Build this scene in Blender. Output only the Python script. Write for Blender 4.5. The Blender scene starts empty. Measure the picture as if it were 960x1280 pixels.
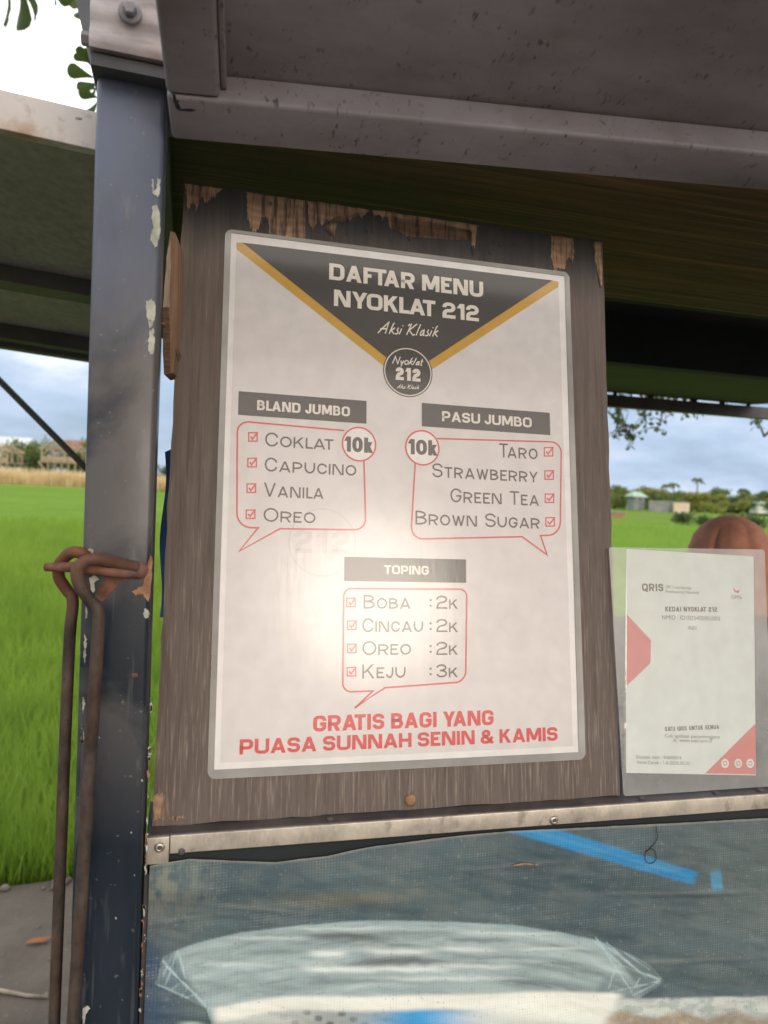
import bpy, bmesh, math, random
import numpy as np
from mathutils import Vector, Matrix
random.seed(7); rng = np.random.default_rng(7)
scene = bpy.context.scene
COL = scene.collection
R = math.radians

# ------------------------------------------------------------------ camera, sky, sun, exposure
F = 945.0                                   # focal length in photo pixels (960 x 1280)
_up = np.array([.047, -1, -.0318]); _up /= np.linalg.norm(_up)
_u = np.array([.9685, .0379, .2569]); _u -= _up * (_u @ _up); _u /= np.linalg.norm(_u)
_y = np.cross(_up, _u)
if _y[2] < 0: _y = -_y
CR = np.array([_u, _y, _up])                # camera (x right, y down, z forward) -> world
CAMP = np.array([0, 0, 1.45])
cd = bpy.data.cameras.new('camera'); cam = bpy.data.objects.new('camera', cd); COL.objects.link(cam)
m = Matrix.Identity(4)
for r in range(3):
    m[r][0] = CR[r][0]; m[r][1] = -CR[r][1]; m[r][2] = -CR[r][2]; m[r][3] = CAMP[r]
cam.matrix_world = m
cd.sensor_fit = 'VERTICAL'; cd.sensor_height = 36; cd.lens = F * 36 / 1280
cd.clip_start = .02; cd.clip_end = 2000
cd.dof.use_dof = True; cd.dof.focus_distance = .64; cd.dof.aperture_fstop = 9.5
scene.camera = cam

SUN_EL = R(10.6); SUN_AZ = math.atan2(.2484, -.9926)      # low sun behind the photographer
w = bpy.data.worlds.new('World'); scene.world = w; w.use_nodes = True
nt = w.node_tree; nt.nodes.clear(); N = nt.nodes.new; L = nt.links.new
def wmath(op, a, b=None, clamp=False):
    n = N('ShaderNodeMath'); n.operation = op; n.use_clamp = clamp
    for k, v in enumerate((a, b)):
        if v is None: continue
        if isinstance(v, (int, float)): n.inputs[k].default_value = v
        else: L(v, n.inputs[k])
    return n.outputs[0]
def wramp(src, stops):
    n = N('ShaderNodeValToRGB'); L(src, n.inputs[0]); e = n.color_ramp.elements
    while len(e) < len(stops): e.new(.5)
    for k, (p, c) in enumerate(stops):
        e[k].position = p; e[k].color = (c, c, c, 1) if isinstance(c, (int, float)) else (*c, 1)
    return n.outputs[0]
def wmix(f, a, b):
    n = N('ShaderNodeMix'); n.data_type = 'RGBA'
    for k, v in ((0, f), (6, a), (7, b)):
        if isinstance(v, (int, float)): n.inputs[k].default_value = v
        elif isinstance(v, tuple): n.inputs[k].default_value = (*v, 1)
        else: L(v, n.inputs[k])
    return n.outputs[2]
sky = N('ShaderNodeTexSky'); sky.sky_type = 'NISHITA'; sky.sun_disc = False
sky.sun_elevation = SUN_EL; sky.sun_rotation = SUN_AZ
tc = N('ShaderNodeTexCoord'); sp = N('ShaderNodeSeparateXYZ'); L(tc.outputs['Generated'], sp.inputs[0])
mp = N('ShaderNodeMapping'); mp.inputs['Scale'].default_value = (1, 1, 3.2); L(tc.outputs['Generated'], mp.inputs[0])
no = N('ShaderNodeTexNoise'); no.inputs['Scale'].default_value = 5.5; no.inputs['Detail'].default_value = 7
no.inputs['Roughness'].default_value = .55; L(mp.outputs[0], no.inputs['Vector'])
low_c = wramp(no.outputs[0], [(.32, (3.9, 5.4, 7.9)), (.52, (5.6, 7.1, 9.4)), (.70, (8.2, 9.1, 10.4))])
glow = wramp(wmath('ADD', wmath('MULTIPLY', sp.outputs[1], -.5), .5), [(.45, 0), (.95, 1)])
low_c = wmix(wmath('MULTIPLY', glow, .75), low_c, (11.5, 10.4, 9.4))
hi = wramp(wmath('ADD', sp.outputs[2], wmath('MULTIPLY', wmath('SUBTRACT', no.outputs[0], .5), .35)), [(.16, 0), (.44, 1)])
cl = wmix(hi, low_c, (19.0, 18.8, 18.2))
dt = N('ShaderNodeVectorMath'); dt.operation = 'DOT_PRODUCT'; L(tc.outputs['Generated'], dt.inputs[0])
dt.inputs[1].default_value = (math.sin(SUN_AZ) * math.cos(SUN_EL), math.cos(SUN_AZ) * math.cos(SUN_EL), math.sin(SUN_EL))
near = wramp(wmath('MULTIPLY', dt.outputs['Value'], wmath('ADD', .93, wmath('MULTIPLY', no.outputs[0], .14))), [(.82, 0), (.985, 1)])
cl = wmix(near, cl, (30.0, 25.0, 21.5))         # thin bright cloud round the low sun
cov = wmath('MULTIPLY', wramp(no.outputs[0], [(.30, .72), (.55, .95)]), 1.0)
skyc = wmix(cov, sky.outputs[0], cl)
bg = N('ShaderNodeBackground'); bg.inputs[1].default_value = .1; L(skyc, bg.inputs[0])
wo = N('ShaderNodeOutputWorld'); L(bg.outputs[0], wo.inputs[0])

sd = bpy.data.lights.new('sun', 'SUN'); sd.energy = .5; sd.angle = R(12.0); sd.color = (1, .89, .76)
sun = bpy.data.objects.new('sun', sd); COL.objects.link(sun)
S = Vector((math.sin(SUN_AZ) * math.cos(SUN_EL), math.cos(SUN_AZ) * math.cos(SUN_EL), math.sin(SUN_EL)))
sun.rotation_euler = S.to_track_quat('Z', 'Y').to_euler()
scene.view_settings.view_transform = 'Standard'; scene.view_settings.look = 'None'
scene.view_settings.exposure = 0.0; scene.view_settings.gamma = 1
scene.view_settings.use_curve_mapping = False
scene.render.engine = 'CYCLES'; scene.cycles.use_denoising = True
scene.cycles.max_bounces = 8; scene.cycles.transparent_max_bounces = 16
scene.cycles.caustics_reflective = False; scene.cycles.caustics_refractive = False

# ------------------------------------------------------------------ helpers
def ray(px, py):
    return CR @ np.array([(px - 480) / F, (py - 640) / F, 1.0])
def at(px, py, Y):                          # photo pixel -> the point at that depth
    d = ray(px, py); return CAMP + d * (Y / d[1])
def ground(px, py, z):
    d = ray(px, py); return CAMP + d * ((z - CAMP[2]) / d[2])

class MB:
    def __init__(s): s.v = []; s.f = []
    def add(s, vs, fs):
        o = len(s.v); s.v += [tuple(map(float, p)) for p in vs]; s.f += [tuple(i + o for i in f) for f in fs]; return s
    def hexa(s, p):                         # 8 points: bottom ring then top ring
        return s.add(p, [(3, 2, 1, 0), (4, 5, 6, 7), (0, 1, 5, 4), (1, 2, 6, 5), (2, 3, 7, 6), (3, 0, 4, 7)])
    def box(s, x0, x1, y0, y1, z0, z1):
        return s.hexa([(x0, y0, z0), (x1, y0, z0), (x1, y1, z0), (x0, y1, z0), (x0, y0, z1), (x1, y0, z1), (x1, y1, z1), (x0, y1, z1)])
    def obox(s, o, ax, ay, az, a0, a1, b0, b1, c0, c1):
        o, ax, ay, az = map(np.array, (o, ax, ay, az))
        return s.hexa([o + ax * a + ay * b + az * c for c in (c0, c1) for a, b in ((a0, b0), (a1, b0), (a1, b1), (a0, b1))])
    def prism(s, poly, y0, y1):             # polygon in (x, z), extruded along y
        n = len(poly)
        vs = [(x, y0, z) for x, z in poly] + [(x, y1, z) for x, z in poly]
        fs = [tuple(range(n)), tuple(range(2 * n - 1, n - 1, -1))] + [(i, i + n, (i + 1) % n + n, (i + 1) % n) for i in range(n)]
        return s.add(vs, fs)
    def flat(s, poly, y): return s.add([(x, y, z) for x, z in poly], [tuple(range(len(poly)))])
    def tube(s, pts, rad, n=10, cap=True):
        pts = [np.array(p, float) for p in pts]
        rad = [rad] * len(pts) if isinstance(rad, (int, float)) else rad
        t0 = pts[1] - pts[0]; t0 /= np.linalg.norm(t0)
        a = np.cross(t0, [0, 0, 1.]);
        if np.linalg.norm(a) < .1: a = np.cross(t0, [1., 0, 0])
        a /= np.linalg.norm(a); vs = []
        for i, p in enumerate(pts):
            t = pts[min(i + 1, len(pts) - 1)] - pts[max(i - 1, 0)]; t /= np.linalg.norm(t) + 1e-12
            a = a - t * (a @ t); a /= np.linalg.norm(a) + 1e-12; b = np.cross(t, a)
            for k in range(n):
                q = 2 * math.pi * k / n; vs.append(p + rad[i] * (a * math.cos(q) + b * math.sin(q)))
        fs = [(i * n + k, i * n + (k + 1) % n, (i + 1) * n + (k + 1) % n, (i + 1) * n + k) for i in range(len(pts) - 1) for k in range(n)]
        if cap: fs += [tuple(range(n - 1, -1, -1)), tuple(range((len(pts) - 1) * n, len(pts) * n))]
        return s.add(vs, fs)
    def lathe(s, prof, c=(0, 0, 0), n=16, axis='z'):
        vs = []
        for r, h in prof:
            for k in range(n):
                q = 2 * math.pi * k / n; x, y = r * math.cos(q), r * math.sin(q)
                p = {'z': (x, y, h), 'y': (x, h, y), 'x': (h, x, y)}[axis]
                vs.append((p[0] + c[0], p[1] + c[1], p[2] + c[2]))
        m_ = len(prof)
        fs = [(i * n + k, i * n + (k + 1) % n, (i + 1) * n + (k + 1) % n, (i + 1) * n + k) for i in range(m_ - 1) for k in range(n)]
        fs += [tuple(range(n)), tuple(range((m_ - 1) * n, m_ * n))]
        return s.add(vs, fs)
    def build(s, name, mat, parent=None, smooth=False, bevel=0, local=False, fix=True):
        me = bpy.data.meshes.new(name)
        off = np.array(parent_world(parent)) if (parent is not None and not local) else np.zeros(3)
        me.from_pydata([tuple(np.array(p) - off) for p in s.v] if off.any() else s.v, [], s.f); me.update()
        if fix:
            bm = bmesh.new(); bm.from_mesh(me); bmesh.ops.recalc_face_normals(bm, faces=bm.faces)
            if bevel:
                es = [e for e in bm.edges if len(e.link_faces) == 2 and e.calc_face_angle(0) > .5]
                bmesh.ops.bevel(bm, geom=es, offset=bevel, segments=3, affect='EDGES', profile=.5, clamp_overlap=True)
            bm.to_mesh(me); bm.free()
        if smooth or bevel:
            for p in me.polygons: p.use_smooth = True
            if bevel:
                try: me.set_sharp_from_angle(angle=R(50))
                except Exception: pass
        me.materials.append(mat)
        o = bpy.data.objects.new(name, me); COL.objects.link(o)
        if parent is not None: o.parent = parent
        return o
def parent_world(p):
    l = Vector((0, 0, 0))
    while p is not None: l += p.location; p = p.parent
    return l
def tag(o, label=None, cat=None, group=None, kind=None):
    if label: o['label'] = label
    if cat: o['category'] = cat
    if group: o['group'] = group
    if kind: o['kind'] = kind
    return o
def thing(name, label, cat, loc=(0, 0, 0), rot=(0, 0, 0), group=None):
    o = bpy.data.objects.new(name, None); COL.objects.link(o); o.location = loc; o.rotation_euler = rot
    o.empty_display_size = .1
    return tag(o, label, cat, group)
def dup(root, loc, rz=0, sc=1, label=None):
    c = root.copy(); COL.objects.link(c); c.location = loc; c.rotation_euler = (0, 0, rz); c.scale = (sc, sc, sc)
    if label: c['label'] = label
    for ch in list(root.children):
        k = ch.copy(); COL.objects.link(k); k.parent = c
        for g in ch.children:
            q = g.copy(); COL.objects.link(q); q.parent = k
    return c

# ------------------------------------------------------------------ materials
def rgb(r, g, b):                            # sRGB 0-255 -> linear
    return tuple((c / 255 / 12.92 if c / 255 <= .04045 else ((c / 255 + .055) / 1.055) ** 2.4) for c in (r, g, b))
class MN:
    def __init__(s, name):
        s.m = bpy.data.materials.new(name); s.m.use_nodes = True; s.t = s.m.node_tree
        s.p = s.t.nodes['Principled BSDF']; s.out = s.t.nodes['Material Output']
        s.tc = s.t.nodes.new('ShaderNodeTexCoord')
    def n(s, k): return s.t.nodes.new(k)
    def l(s, a, b): s.t.links.new(a, b)
    def noise(s, scale, stretch=(1, 1, 1), detail=5, rough=.6, dist=0, off=(0, 0, 0)):
        mp = s.n('ShaderNodeMapping'); mp.inputs['Scale'].default_value = stretch; mp.inputs['Location'].default_value = off
        s.l(s.tc.outputs['Object'], mp.inputs[0])
        q = s.n('ShaderNodeTexNoise'); q.inputs['Scale'].default_value = scale; q.inputs['Detail'].default_value = detail
        q.inputs['Roughness'].default_value = rough; q.inputs['Distortion'].default_value = dist
        s.l(mp.outputs[0], q.inputs['Vector']); return q.outputs[0]
    def voro(s, scale, stretch=(1, 1, 1)):
        mp = s.n('ShaderNodeMapping'); mp.inputs['Scale'].default_value = stretch; s.l(s.tc.outputs['Object'], mp.inputs[0])
        q = s.n('ShaderNodeTexVoronoi'); q.inputs['Scale'].default_value = scale; s.l(mp.outputs[0], q.inputs['Vector']); return q.outputs[0]
    def wave(s, scale, d='X', dist=0, stretch=(1, 1, 1)):
        mp = s.n('ShaderNodeMapping'); mp.inputs['Scale'].default_value = stretch; s.l(s.tc.outputs['Object'], mp.inputs[0])
        q = s.n('ShaderNodeTexWave'); q.bands_direction = d; q.inputs['Scale'].default_value = scale; q.inputs['Distortion'].default_value = dist
        s.l(mp.outputs[0], q.inputs['Vector']); return q.outputs[1]
    def axis(s, k):
        q = s.n('ShaderNodeSeparateXYZ'); s.l(s.tc.outputs['Object'], q.inputs[0]); return q.outputs[k]
    def ramp(s, src, lo, hi, a=0., b=1.):
        q = s.n('ShaderNodeMapRange'); q.inputs[1].default_value = lo; q.inputs[2].default_value = hi
        q.inputs[3].default_value = a; q.inputs[4].default_value = b; s.l(src, q.inputs[0]); return q.outputs[0]
    def math(s, op, a, b):
        q = s.n('ShaderNodeMath'); q.operation = op
        for k, v in enumerate((a, b)):
            if isinstance(v, (int, float)): q.inputs[k].default_value = v
            else: s.l(v, q.inputs[k])
        return q.outputs[0]
    def mix(s, f, a, b, bt='MIX'):
        q = s.n('ShaderNodeMix'); q.data_type = 'RGBA'; q.blend_type = bt
        for k, v in ((0, f), (6, a), (7, b)):
            if isinstance(v, (int, float)): q.inputs[k].default_value = v
            elif isinstance(v, tuple): q.inputs[k].default_value = (*v, 1)
            else: s.l(v, q.inputs[k])
        return q.outputs[2]
    def set(s, color=None, rough=None, metal=0, bump=None, bs=.3, bd=.002, spec=None, coat=0, coatr=.1):
        if color is not None:
            if isinstance(color, tuple): s.p.inputs['Base Color'].default_value = (*color, 1)
            else: s.l(color, s.p.inputs['Base Color'])
        if rough is not None:
            if isinstance(rough, (int, float)): s.p.inputs['Roughness'].default_value = rough
            else: s.l(rough, s.p.inputs['Roughness'])
        s.p.inputs['Metallic'].default_value = metal
        if spec is not None: s.p.inputs['Specular IOR Level'].default_value = spec
        if coat: s.p.inputs['Coat Weight'].default_value = coat; s.p.inputs['Coat Roughness'].default_value = coatr
        if bump is not None:
            b = s.n('ShaderNodeBump'); b.inputs['Strength'].default_value = bs; b.inputs['Distance'].default_value = bd
            s.l(bump, b.inputs['Height']); s.l(b.outputs[0], s.p.inputs['Normal'])
        return s.m
def pm(name, c1, c2, scale=8, rough=.6, bs=.25, bd=.002, stretch=(1, 1, 1), lo=.35, hi=.65, metal=0, spec=None, coat=0, fine=None):
    k = MN(name); a = k.noise(scale, stretch); c = k.mix(k.ramp(a, lo, hi), c1, c2)
    if fine: c = k.mix(k.ramp(k.noise(fine, stretch, 2), .3, .75, 0, .35), c, (0.01, .01, .01))
    return k.set(c, rough, metal, a, bs, bd, spec, coat)
def flatm(name, c, rough=.6, **kw):
    k = MN(name); a = k.noise(60, detail=3)
    return k.set(k.mix(k.ramp(a, .3, .7, .0, 1), tuple(x * .88 for x in c), c), rough, **kw)

# weathered plywood of the board
k = MN('weathered_board')
g1 = k.noise(9, (22, 5, 1.3), 9, .72, .5); g2 = k.noise(60, (9, 3, .45), 4, .6); g3 = k.noise(3.5, (1, 1, .8), 4)
c = k.mix(k.ramp(g1, .32, .68), rgb(86, 75, 69), rgb(110, 97, 89))
c = k.mix(k.ramp(g3, .4, .72, 0, .55), c, rgb(92, 84, 84))
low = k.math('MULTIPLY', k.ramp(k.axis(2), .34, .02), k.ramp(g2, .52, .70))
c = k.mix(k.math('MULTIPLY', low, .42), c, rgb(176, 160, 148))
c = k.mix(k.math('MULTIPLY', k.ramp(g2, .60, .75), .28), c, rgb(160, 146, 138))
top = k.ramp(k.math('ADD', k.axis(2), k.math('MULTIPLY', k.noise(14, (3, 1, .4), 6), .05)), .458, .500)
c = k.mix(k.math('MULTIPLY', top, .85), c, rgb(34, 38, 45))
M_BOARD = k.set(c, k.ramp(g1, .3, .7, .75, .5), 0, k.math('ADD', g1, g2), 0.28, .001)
k = MN('bare_plywood'); g1 = k.noise(24, (4, 4, 1.2), 6); g2 = k.wave(40, 'Z', 6, (1, 1, 1))
c = k.mix(k.ramp(g1, .3, .7), rgb(136, 108, 88), rgb(190, 156, 128)); c = k.mix(k.ramp(g2, .2, .95, .25, 0), c, rgb(80, 58, 44))
c = k.mix(k.ramp(k.noise(40, (5, 1, .35), 5, .7), .48, .60, 0, .85), c, rgb(54, 48, 46))
M_BARE = k.set(c, .8, 0, g1, .4, .001)
k = MN('splintered_wood'); g1 = k.noise(14, (10, 10, .8), 6); g2 = k.wave(60, 'Z', 2)
c = k.mix(k.ramp(g1, .3, .7), rgb(104, 84, 68), rgb(164, 132, 106))
M_WEDGE = k.set(c, .85, 0, g1, .6, .002)
M_ENDGRAIN = pm('plywood_end_grain', rgb(70, 56, 44), rgb(120, 96, 74), 60, .9, .6, .001, (1, 1, 6))
k = MN('dark_soffit_wood')
g1 = k.noise(16, (.35, 7, 7), 6, .6, .5); g2 = k.noise(26, (.05, 3.2, 1), 4, .7, .35); g3 = k.noise(1.6, (1, .4, 1))
c = k.mix(k.ramp(g1, .35, .7), rgb(66, 42, 36), rgb(124, 84, 64)); c = k.mix(k.ramp(g2, .54, .70, 0, .8), c, rgb(166, 120, 88))
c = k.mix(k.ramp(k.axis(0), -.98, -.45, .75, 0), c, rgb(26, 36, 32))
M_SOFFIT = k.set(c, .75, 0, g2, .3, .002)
# painted steel
k = MN('navy_post_paint')
a = k.noise(5, (2.2, 2.2, .9), 7, .62); b = k.noise(90, (1, 1, .25), 3); d = k.noise(160, detail=2)
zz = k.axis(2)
base = k.mix(k.ramp(a, .35, .65), rgb(24, 34, 45), rgb(36, 46, 58))
dust = k.math('MULTIPLY', k.ramp(k.noise(7, (1.4, 1.4, .8), 6, .6, .6, (3, 1, 2)), .40, .52), k.ramp(zz, 1.20, 1.32))
c = k.mix(k.math('MULTIPLY', dust, .72), base, rgb(100, 97, 97))
c = k.mix(k.ramp(k.noise(150, (1, 1, .05), 3), .58, .74, 0, .35), c, rgb(128, 126, 126)); c = k.mix(k.ramp(k.noise(24, (1, 1, .5), 6), .55, .7, 0, .4), c, rgb(44, 48, 54))
c = k.mix(k.math('MULTIPLY', k.ramp(zz, 1.52, 1.64), k.ramp(k.noise(11, (1, 1, .7), 5), .3, .62, .25, .8)), c, rgb(98, 112, 142))  # bluish sky reflection on the upper post, painted into the base colour
c = k.mix(k.ramp(b, .62, .78, 0, .3), c, rgb(140, 138, 134)); c = k.mix(k.ramp(d, .68, .76, 0, .45), c, rgb(150, 148, 140))
M_POST = k.set(c, k.ramp(a, .3, .7, .24, .5), 0, b, .08, .001, .3)
k = MN('grey_awning_paint')
a = k.noise(5, (1, 2.6, 1), 7, .6); b = k.noise(170, (1.4, .7, 1), 2, .5); d = k.noise(18, (1, 2, 1), 5)
c = k.mix(k.ramp(a, .32, .66), rgb(114, 109, 117), rgb(150, 146, 156)); c = k.mix(k.ramp(d, .48, .72, 0, .45), c, rgb(104, 94, 88))
c = k.mix(k.math('MULTIPLY', k.ramp(b, .62, .74, 0, .8), k.ramp(d, .36, .56)), c, rgb(52, 48, 50))
M_FLAP = k.set(c, .55, 0, a, .1, .002)
k = MN('white_steel_paint')
a = k.noise(9, (1, 1, 1.4), 6); b = k.noise(30, detail=4)
c = k.mix(k.ramp(a, .35, .65), rgb(196, 192, 192), rgb(222, 216, 212)); c = k.mix(k.ramp(b, .50, .68, 0, .8), c, rgb(170, 134, 100)); c = k.mix(k.ramp(k.noise(70, detail=4), .58, .72, 0, .5), c, rgb(120, 108, 100))
M_WHITE = k.set(c, .5, 0, b, .15, .001)
k = MN('cap_paint'); a = k.noise(20, (1, 1, 3), 5); b = k.noise(9)
c = k.mix(k.ramp(a, .35, .65), rgb(158, 150, 152), rgb(196, 190, 192)); c = k.mix(k.ramp(b, .44, .68, 0, .7), c, rgb(150, 118, 106)); c = k.mix(k.ramp(k.noise(60, (1, 1, 3), 4), .58, .74, 0, .5), c, rgb(104, 96, 98))
M_CAP = k.set(c, .5, 0, a, .15, .001)
M_GREEN = pm('green_flap_paint', rgb(158, 156, 160), rgb(180, 176, 176), 7, .7, .15, .002, (2, 1, 1), fine=60)
M_DARKMETAL = pm('dark_frame_paint', rgb(66, 68, 72), rgb(96, 92, 92), 10, .6, .15)
M_BLACK = pm('dark_underside', rgb(30, 36, 40), rgb(44, 50, 52), 6, .9, .1)
M_TARP = pm('dark_green_tarpaulin', rgb(42, 43, 42), rgb(58, 58, 52), 6, .8, .2, .003, (1, 5, 1))
M_RAIL = pm('grey_rail_paint', rgb(66, 64, 68), rgb(92, 88, 90), 12, .6, .1)
k = MN('rusty_rod'); a = k.noise(90, (1, 1, .5), 5); b = k.noise(14)
c = k.mix(k.ramp(a, .35, .65), rgb(30, 28, 27), rgb(80, 72, 65)); c = k.mix(k.ramp(b, .42, .66, 0, .4), c, rgb(108, 78, 62))
c = k.mix(k.math('MULTIPLY', k.ramp(k.math('ADD', k.axis(2), k.math('MULTIPLY', b, .05)), .415, .45), .7), c, rgb(128, 78, 56)); c = k.mix(k.ramp(k.noise(220, detail=3), .6, .72, 0, .6), c, rgb(40, 34, 30))
M_ROD = k.set(c, .7, .2, a, .7, .0012)
k = MN('orange_rust'); a = k.noise(110, detail=5); b = k.noise(35)
c = k.mix(k.ramp(a, .35, .65), rgb(84, 54, 44), rgb(136, 88, 70)); c = k.mix(k.ramp(b, .5, .7, 0, .6), c, rgb(110, 98, 92))
M_RUST = k.set(c, .75, .1, a, .6, .001)
M_RUSTSTAIN = pm('rust_stain', rgb(116, 80, 60), rgb(176, 136, 104), 60, .8, .4, .001)
M_CHIP = pm('old_pale_paint', rgb(150, 152, 140), rgb(196, 198, 186), 90, .8, .4, .001)
M_INK = flatm('black_drip', (.015, .015, .02), .5)
k = MN('brushed_aluminium'); a = k.noise(40, (1, 1, 1), 5); b = k.noise(420, (1, 1, .4), 3); d = k.noise(90, (1, 1, .6), 4)
c = k.mix(k.ramp(a, .3, .7), rgb(176, 168, 156), rgb(222, 214, 200)); c = k.mix(k.ramp(b, .5, .75, 0, .35), c, rgb(230, 224, 214)); c = k.mix(k.ramp(d, .58, .7, 0, .45), c, rgb(92, 86, 80))
M_ALU = k.set(c, k.ramp(b, .3, .7, .3, .5), .45, b, .3, .0006)
M_ALUTOP = pm('dull_ledge_top', rgb(84, 82, 84), rgb(116, 112, 112), 30, .45, .1, metal=.5)
M_RIVET = flatm('rivet_metal', rgb(200, 192, 180), .35, metal=.9)
M_BOLT = pm('painted_bolt', rgb(120, 118, 124), rgb(156, 150, 152), 60, .5, .2)
M_PANEL = pm('cart_body_panel', rgb(70, 76, 82), rgb(96, 100, 104), 4, .6, .1)
# print
M_PAPER = flatm('white_paper', rgb(240, 238, 238), .55)
M_PRINTGREY = flatm('pale_grey_print', rgb(222, 218, 219), .5)
M_WATERMARK = flatm('watermark_print', rgb(209, 205, 206), .5)
M_CHAR = flatm('charcoal_print', rgb(34, 31, 30), .45)
M_GOLD = flatm('gold_print', rgb(206, 158, 38), .45)
M_RED = flatm('red_print', rgb(214, 44, 54), .45)
M_TXT = flatm('dark_text_print', rgb(66, 58, 50), .5)
M_WTXT = flatm('white_text_print', rgb(232, 226, 216), .5)
M_CARDPAPER = flatm('card_paper', rgb(226, 236, 232), .6)
M_CARDRED = flatm('faded_red_print', rgb(218, 130, 128), .6)
M_CARDTXT = flatm('faded_grey_text', rgb(112, 110, 108), .6)
def laminate(name, haze, rough, bs, tint=(1, 1, 1), sc=7.):
    k = MN(name); t = k.t; t.nodes.remove(k.p)
    tr = k.n('ShaderNodeBsdfTransparent'); tr.inputs[0].default_value = (*tint, 1)
    df = k.n('ShaderNodeBsdfDiffuse'); df.inputs[0].default_value = (.75, .76, .74, 1)
    gl = k.n('ShaderNodeBsdfGlossy'); gl.inputs['Roughness'].default_value = rough
    lw = k.n('ShaderNodeLayerWeight'); lw.inputs[0].default_value = .5
    frv = k.math('ADD', .048, k.math('MULTIPLY', .9, k.math('POWER', lw.outputs[1], 5.0)))
    a = k.noise(sc, (1, 1, .8), 3, .5); b = k.noise(300, (1, 1, .12), 3)
    bu = k.n('ShaderNodeBump'); bu.inputs['Strength'].default_value = bs; bu.inputs['Distance'].default_value = .004
    k.l(a, bu.inputs['Height']); bu2 = k.n('ShaderNodeBump'); bu2.inputs['Strength'].default_value = .12; bu2.inputs['Distance'].default_value = .0003
    k.l(b, bu2.inputs['Height']); k.l(bu.outputs[0], bu2.inputs['Normal'])
    k.l(bu2.outputs[0], gl.inputs['Normal'])
    m1 = k.n('ShaderNodeMixShader'); k.l(k.ramp(k.noise(5, detail=5), .35, .7, haze * .6, haze * 1.5), m1.inputs[0]); k.l(tr.outputs[0], m1.inputs[1]); k.l(df.outputs[0], m1.inputs[2])
    m2 = k.n('ShaderNodeMixShader'); k.l(k.math('MULTIPLY', frv, 1.0), m2.inputs[0]); k.l(m1.outputs[0], m2.inputs[1]); k.l(gl.outputs[0], m2.inputs[2])
    k.l(m2.outputs[0], k.out.inputs[0]); return k.m
M_LAM = laminate('laminate_film', .025, .15, .11)
M_LAMEDGE = laminate('laminate_margin', .42, .12, .5, (.9, .9, .88), 24)
M_CARDLAM = laminate('card_film', .16, .22, .06, sc=14)
M_CARDEDGE = laminate('card_margin_film', .36, .12, .5, (.90, .93, .92), 30)
# outdoors
k = MN('rice_sheet'); a = k.noise(.35, (1, .5, 1), 6); b = k.noise(6, (1, .35, 1), 5); d = k.noise(.08, (.4, 1, 1), 3)
c = k.mix(k.ramp(a, .3, .7), (.106, .20, .024), (.158, .26, .036)); c = k.mix(k.ramp(b, .4, .75, 0, .5), c, (.07, .17, .018))
c = k.mix(k.ramp(d, .4, .65, 0, .5), c, (.17, .28, .042))
M_RICE = k.set(c, .95, 0, b, .5, .05, .03)
def leafm(name, c1, c2, sc=2.0, trans=.45):
    k = MN(name); q = k.n('ShaderNodeObjectInfo'); a = k.noise(sc, detail=3); c = k.mix(k.ramp(a, .35, .65), c1, c2); k.set(c, .55)
    tl = k.n('ShaderNodeBsdfTranslucent'); k.l(c, tl.inputs[0]); mx = k.n('ShaderNodeMixShader'); mx.inputs[0].default_value = trans
    k.l(k.p.outputs[0], mx.inputs[1]); k.l(tl.outputs[0], mx.inputs[2]); k.l(mx.outputs[0], k.out.inputs[0]); return k.m
M_BLADE = leafm('rice_blade', (.175, .30, .034), (.30, .44, .06), 1.5, .5)
M_REED = leafm('dry_reed', rgb(206, 184, 140), rgb(232, 214, 172), .6, .4)
M_GRASS2 = pm('far_grass', (.10, .19, .022), (.16, .23, .04), .12, .95, .3, .05, (1, .5, 1), spec=.03)
k = MN('road_concrete'); a = k.noise(2.2, detail=8); b = k.noise(45, detail=5); d = k.noise(8, detail=6)
c = k.mix(k.ramp(a, .3, .7), rgb(74, 68, 62), rgb(104, 96, 89)); c = k.mix(k.ramp(d, .5, .7, 0, .5), c, rgb(70, 64, 58)); c = k.mix(k.ramp(b, .6, .75, 0, .4), c, rgb(140, 130, 122))
M_ROAD = k.set(c, .9, 0, b, .5, .01)
M_PEBBLE = pm('pebble', rgb(84, 78, 72), rgb(128, 120, 113), 20, .9)
M_LEAF = leafm('broad_leaf', (.045, .085, .018), (.085, .13, .025), 8, .4)
M_TWIGLEAF = leafm('small_leaf', (.045, .095, .025), (.075, .13, .035), 3, .35)
M_BARK = pm('bark', rgb(70, 60, 50), rgb(110, 98, 84), 12, .9, .6, .01, (1, 1, .3))
M_FAR1 = leafm('far_leaf_mid', (.12, .18, .035), (.19, .24, .06), .5, .3)
M_FAR2 = leafm('far_leaf_dark', (.065, .11, .035), (.11, .16, .05), .5, .3)
M_FAR3 = leafm('far_leaf_yellow', (.22, .25, .045), (.30, .29, .08), .5, .3)
M_BAMBOO = pm('pale_bamboo', rgb(140, 126, 104), rgb(172, 158, 134), 3, .8)
M_REDROOF = pm('red_brown_roof', rgb(128, 84, 76), rgb(150, 104, 92), 2, .8)
M_GREYROOF = pm('pale_metal_roof', rgb(176, 184, 192), rgb(204, 208, 212), 1, .5)
M_GREENROOF = pm('pale_green_roof', rgb(140, 172, 156), rgb(164, 190, 172), 1, .6)
M_WALLW = pm('white_plaster', rgb(200, 204, 204), rgb(220, 222, 220), 1, .8)
M_WALLG = pm('grey_block', rgb(120, 124, 126), rgb(142, 146, 146), 1, .9)
M_WALLP = pm('pale_pink_plaster', rgb(206, 186, 166), rgb(220, 204, 186), 1, .9)
M_BRICKRED = pm('earthy_red', rgb(150, 112, 88), rgb(170, 130, 100), 1, .9)
M_DARKWIN = flatm('dark_opening', (.02, .025, .03), .4)
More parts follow.
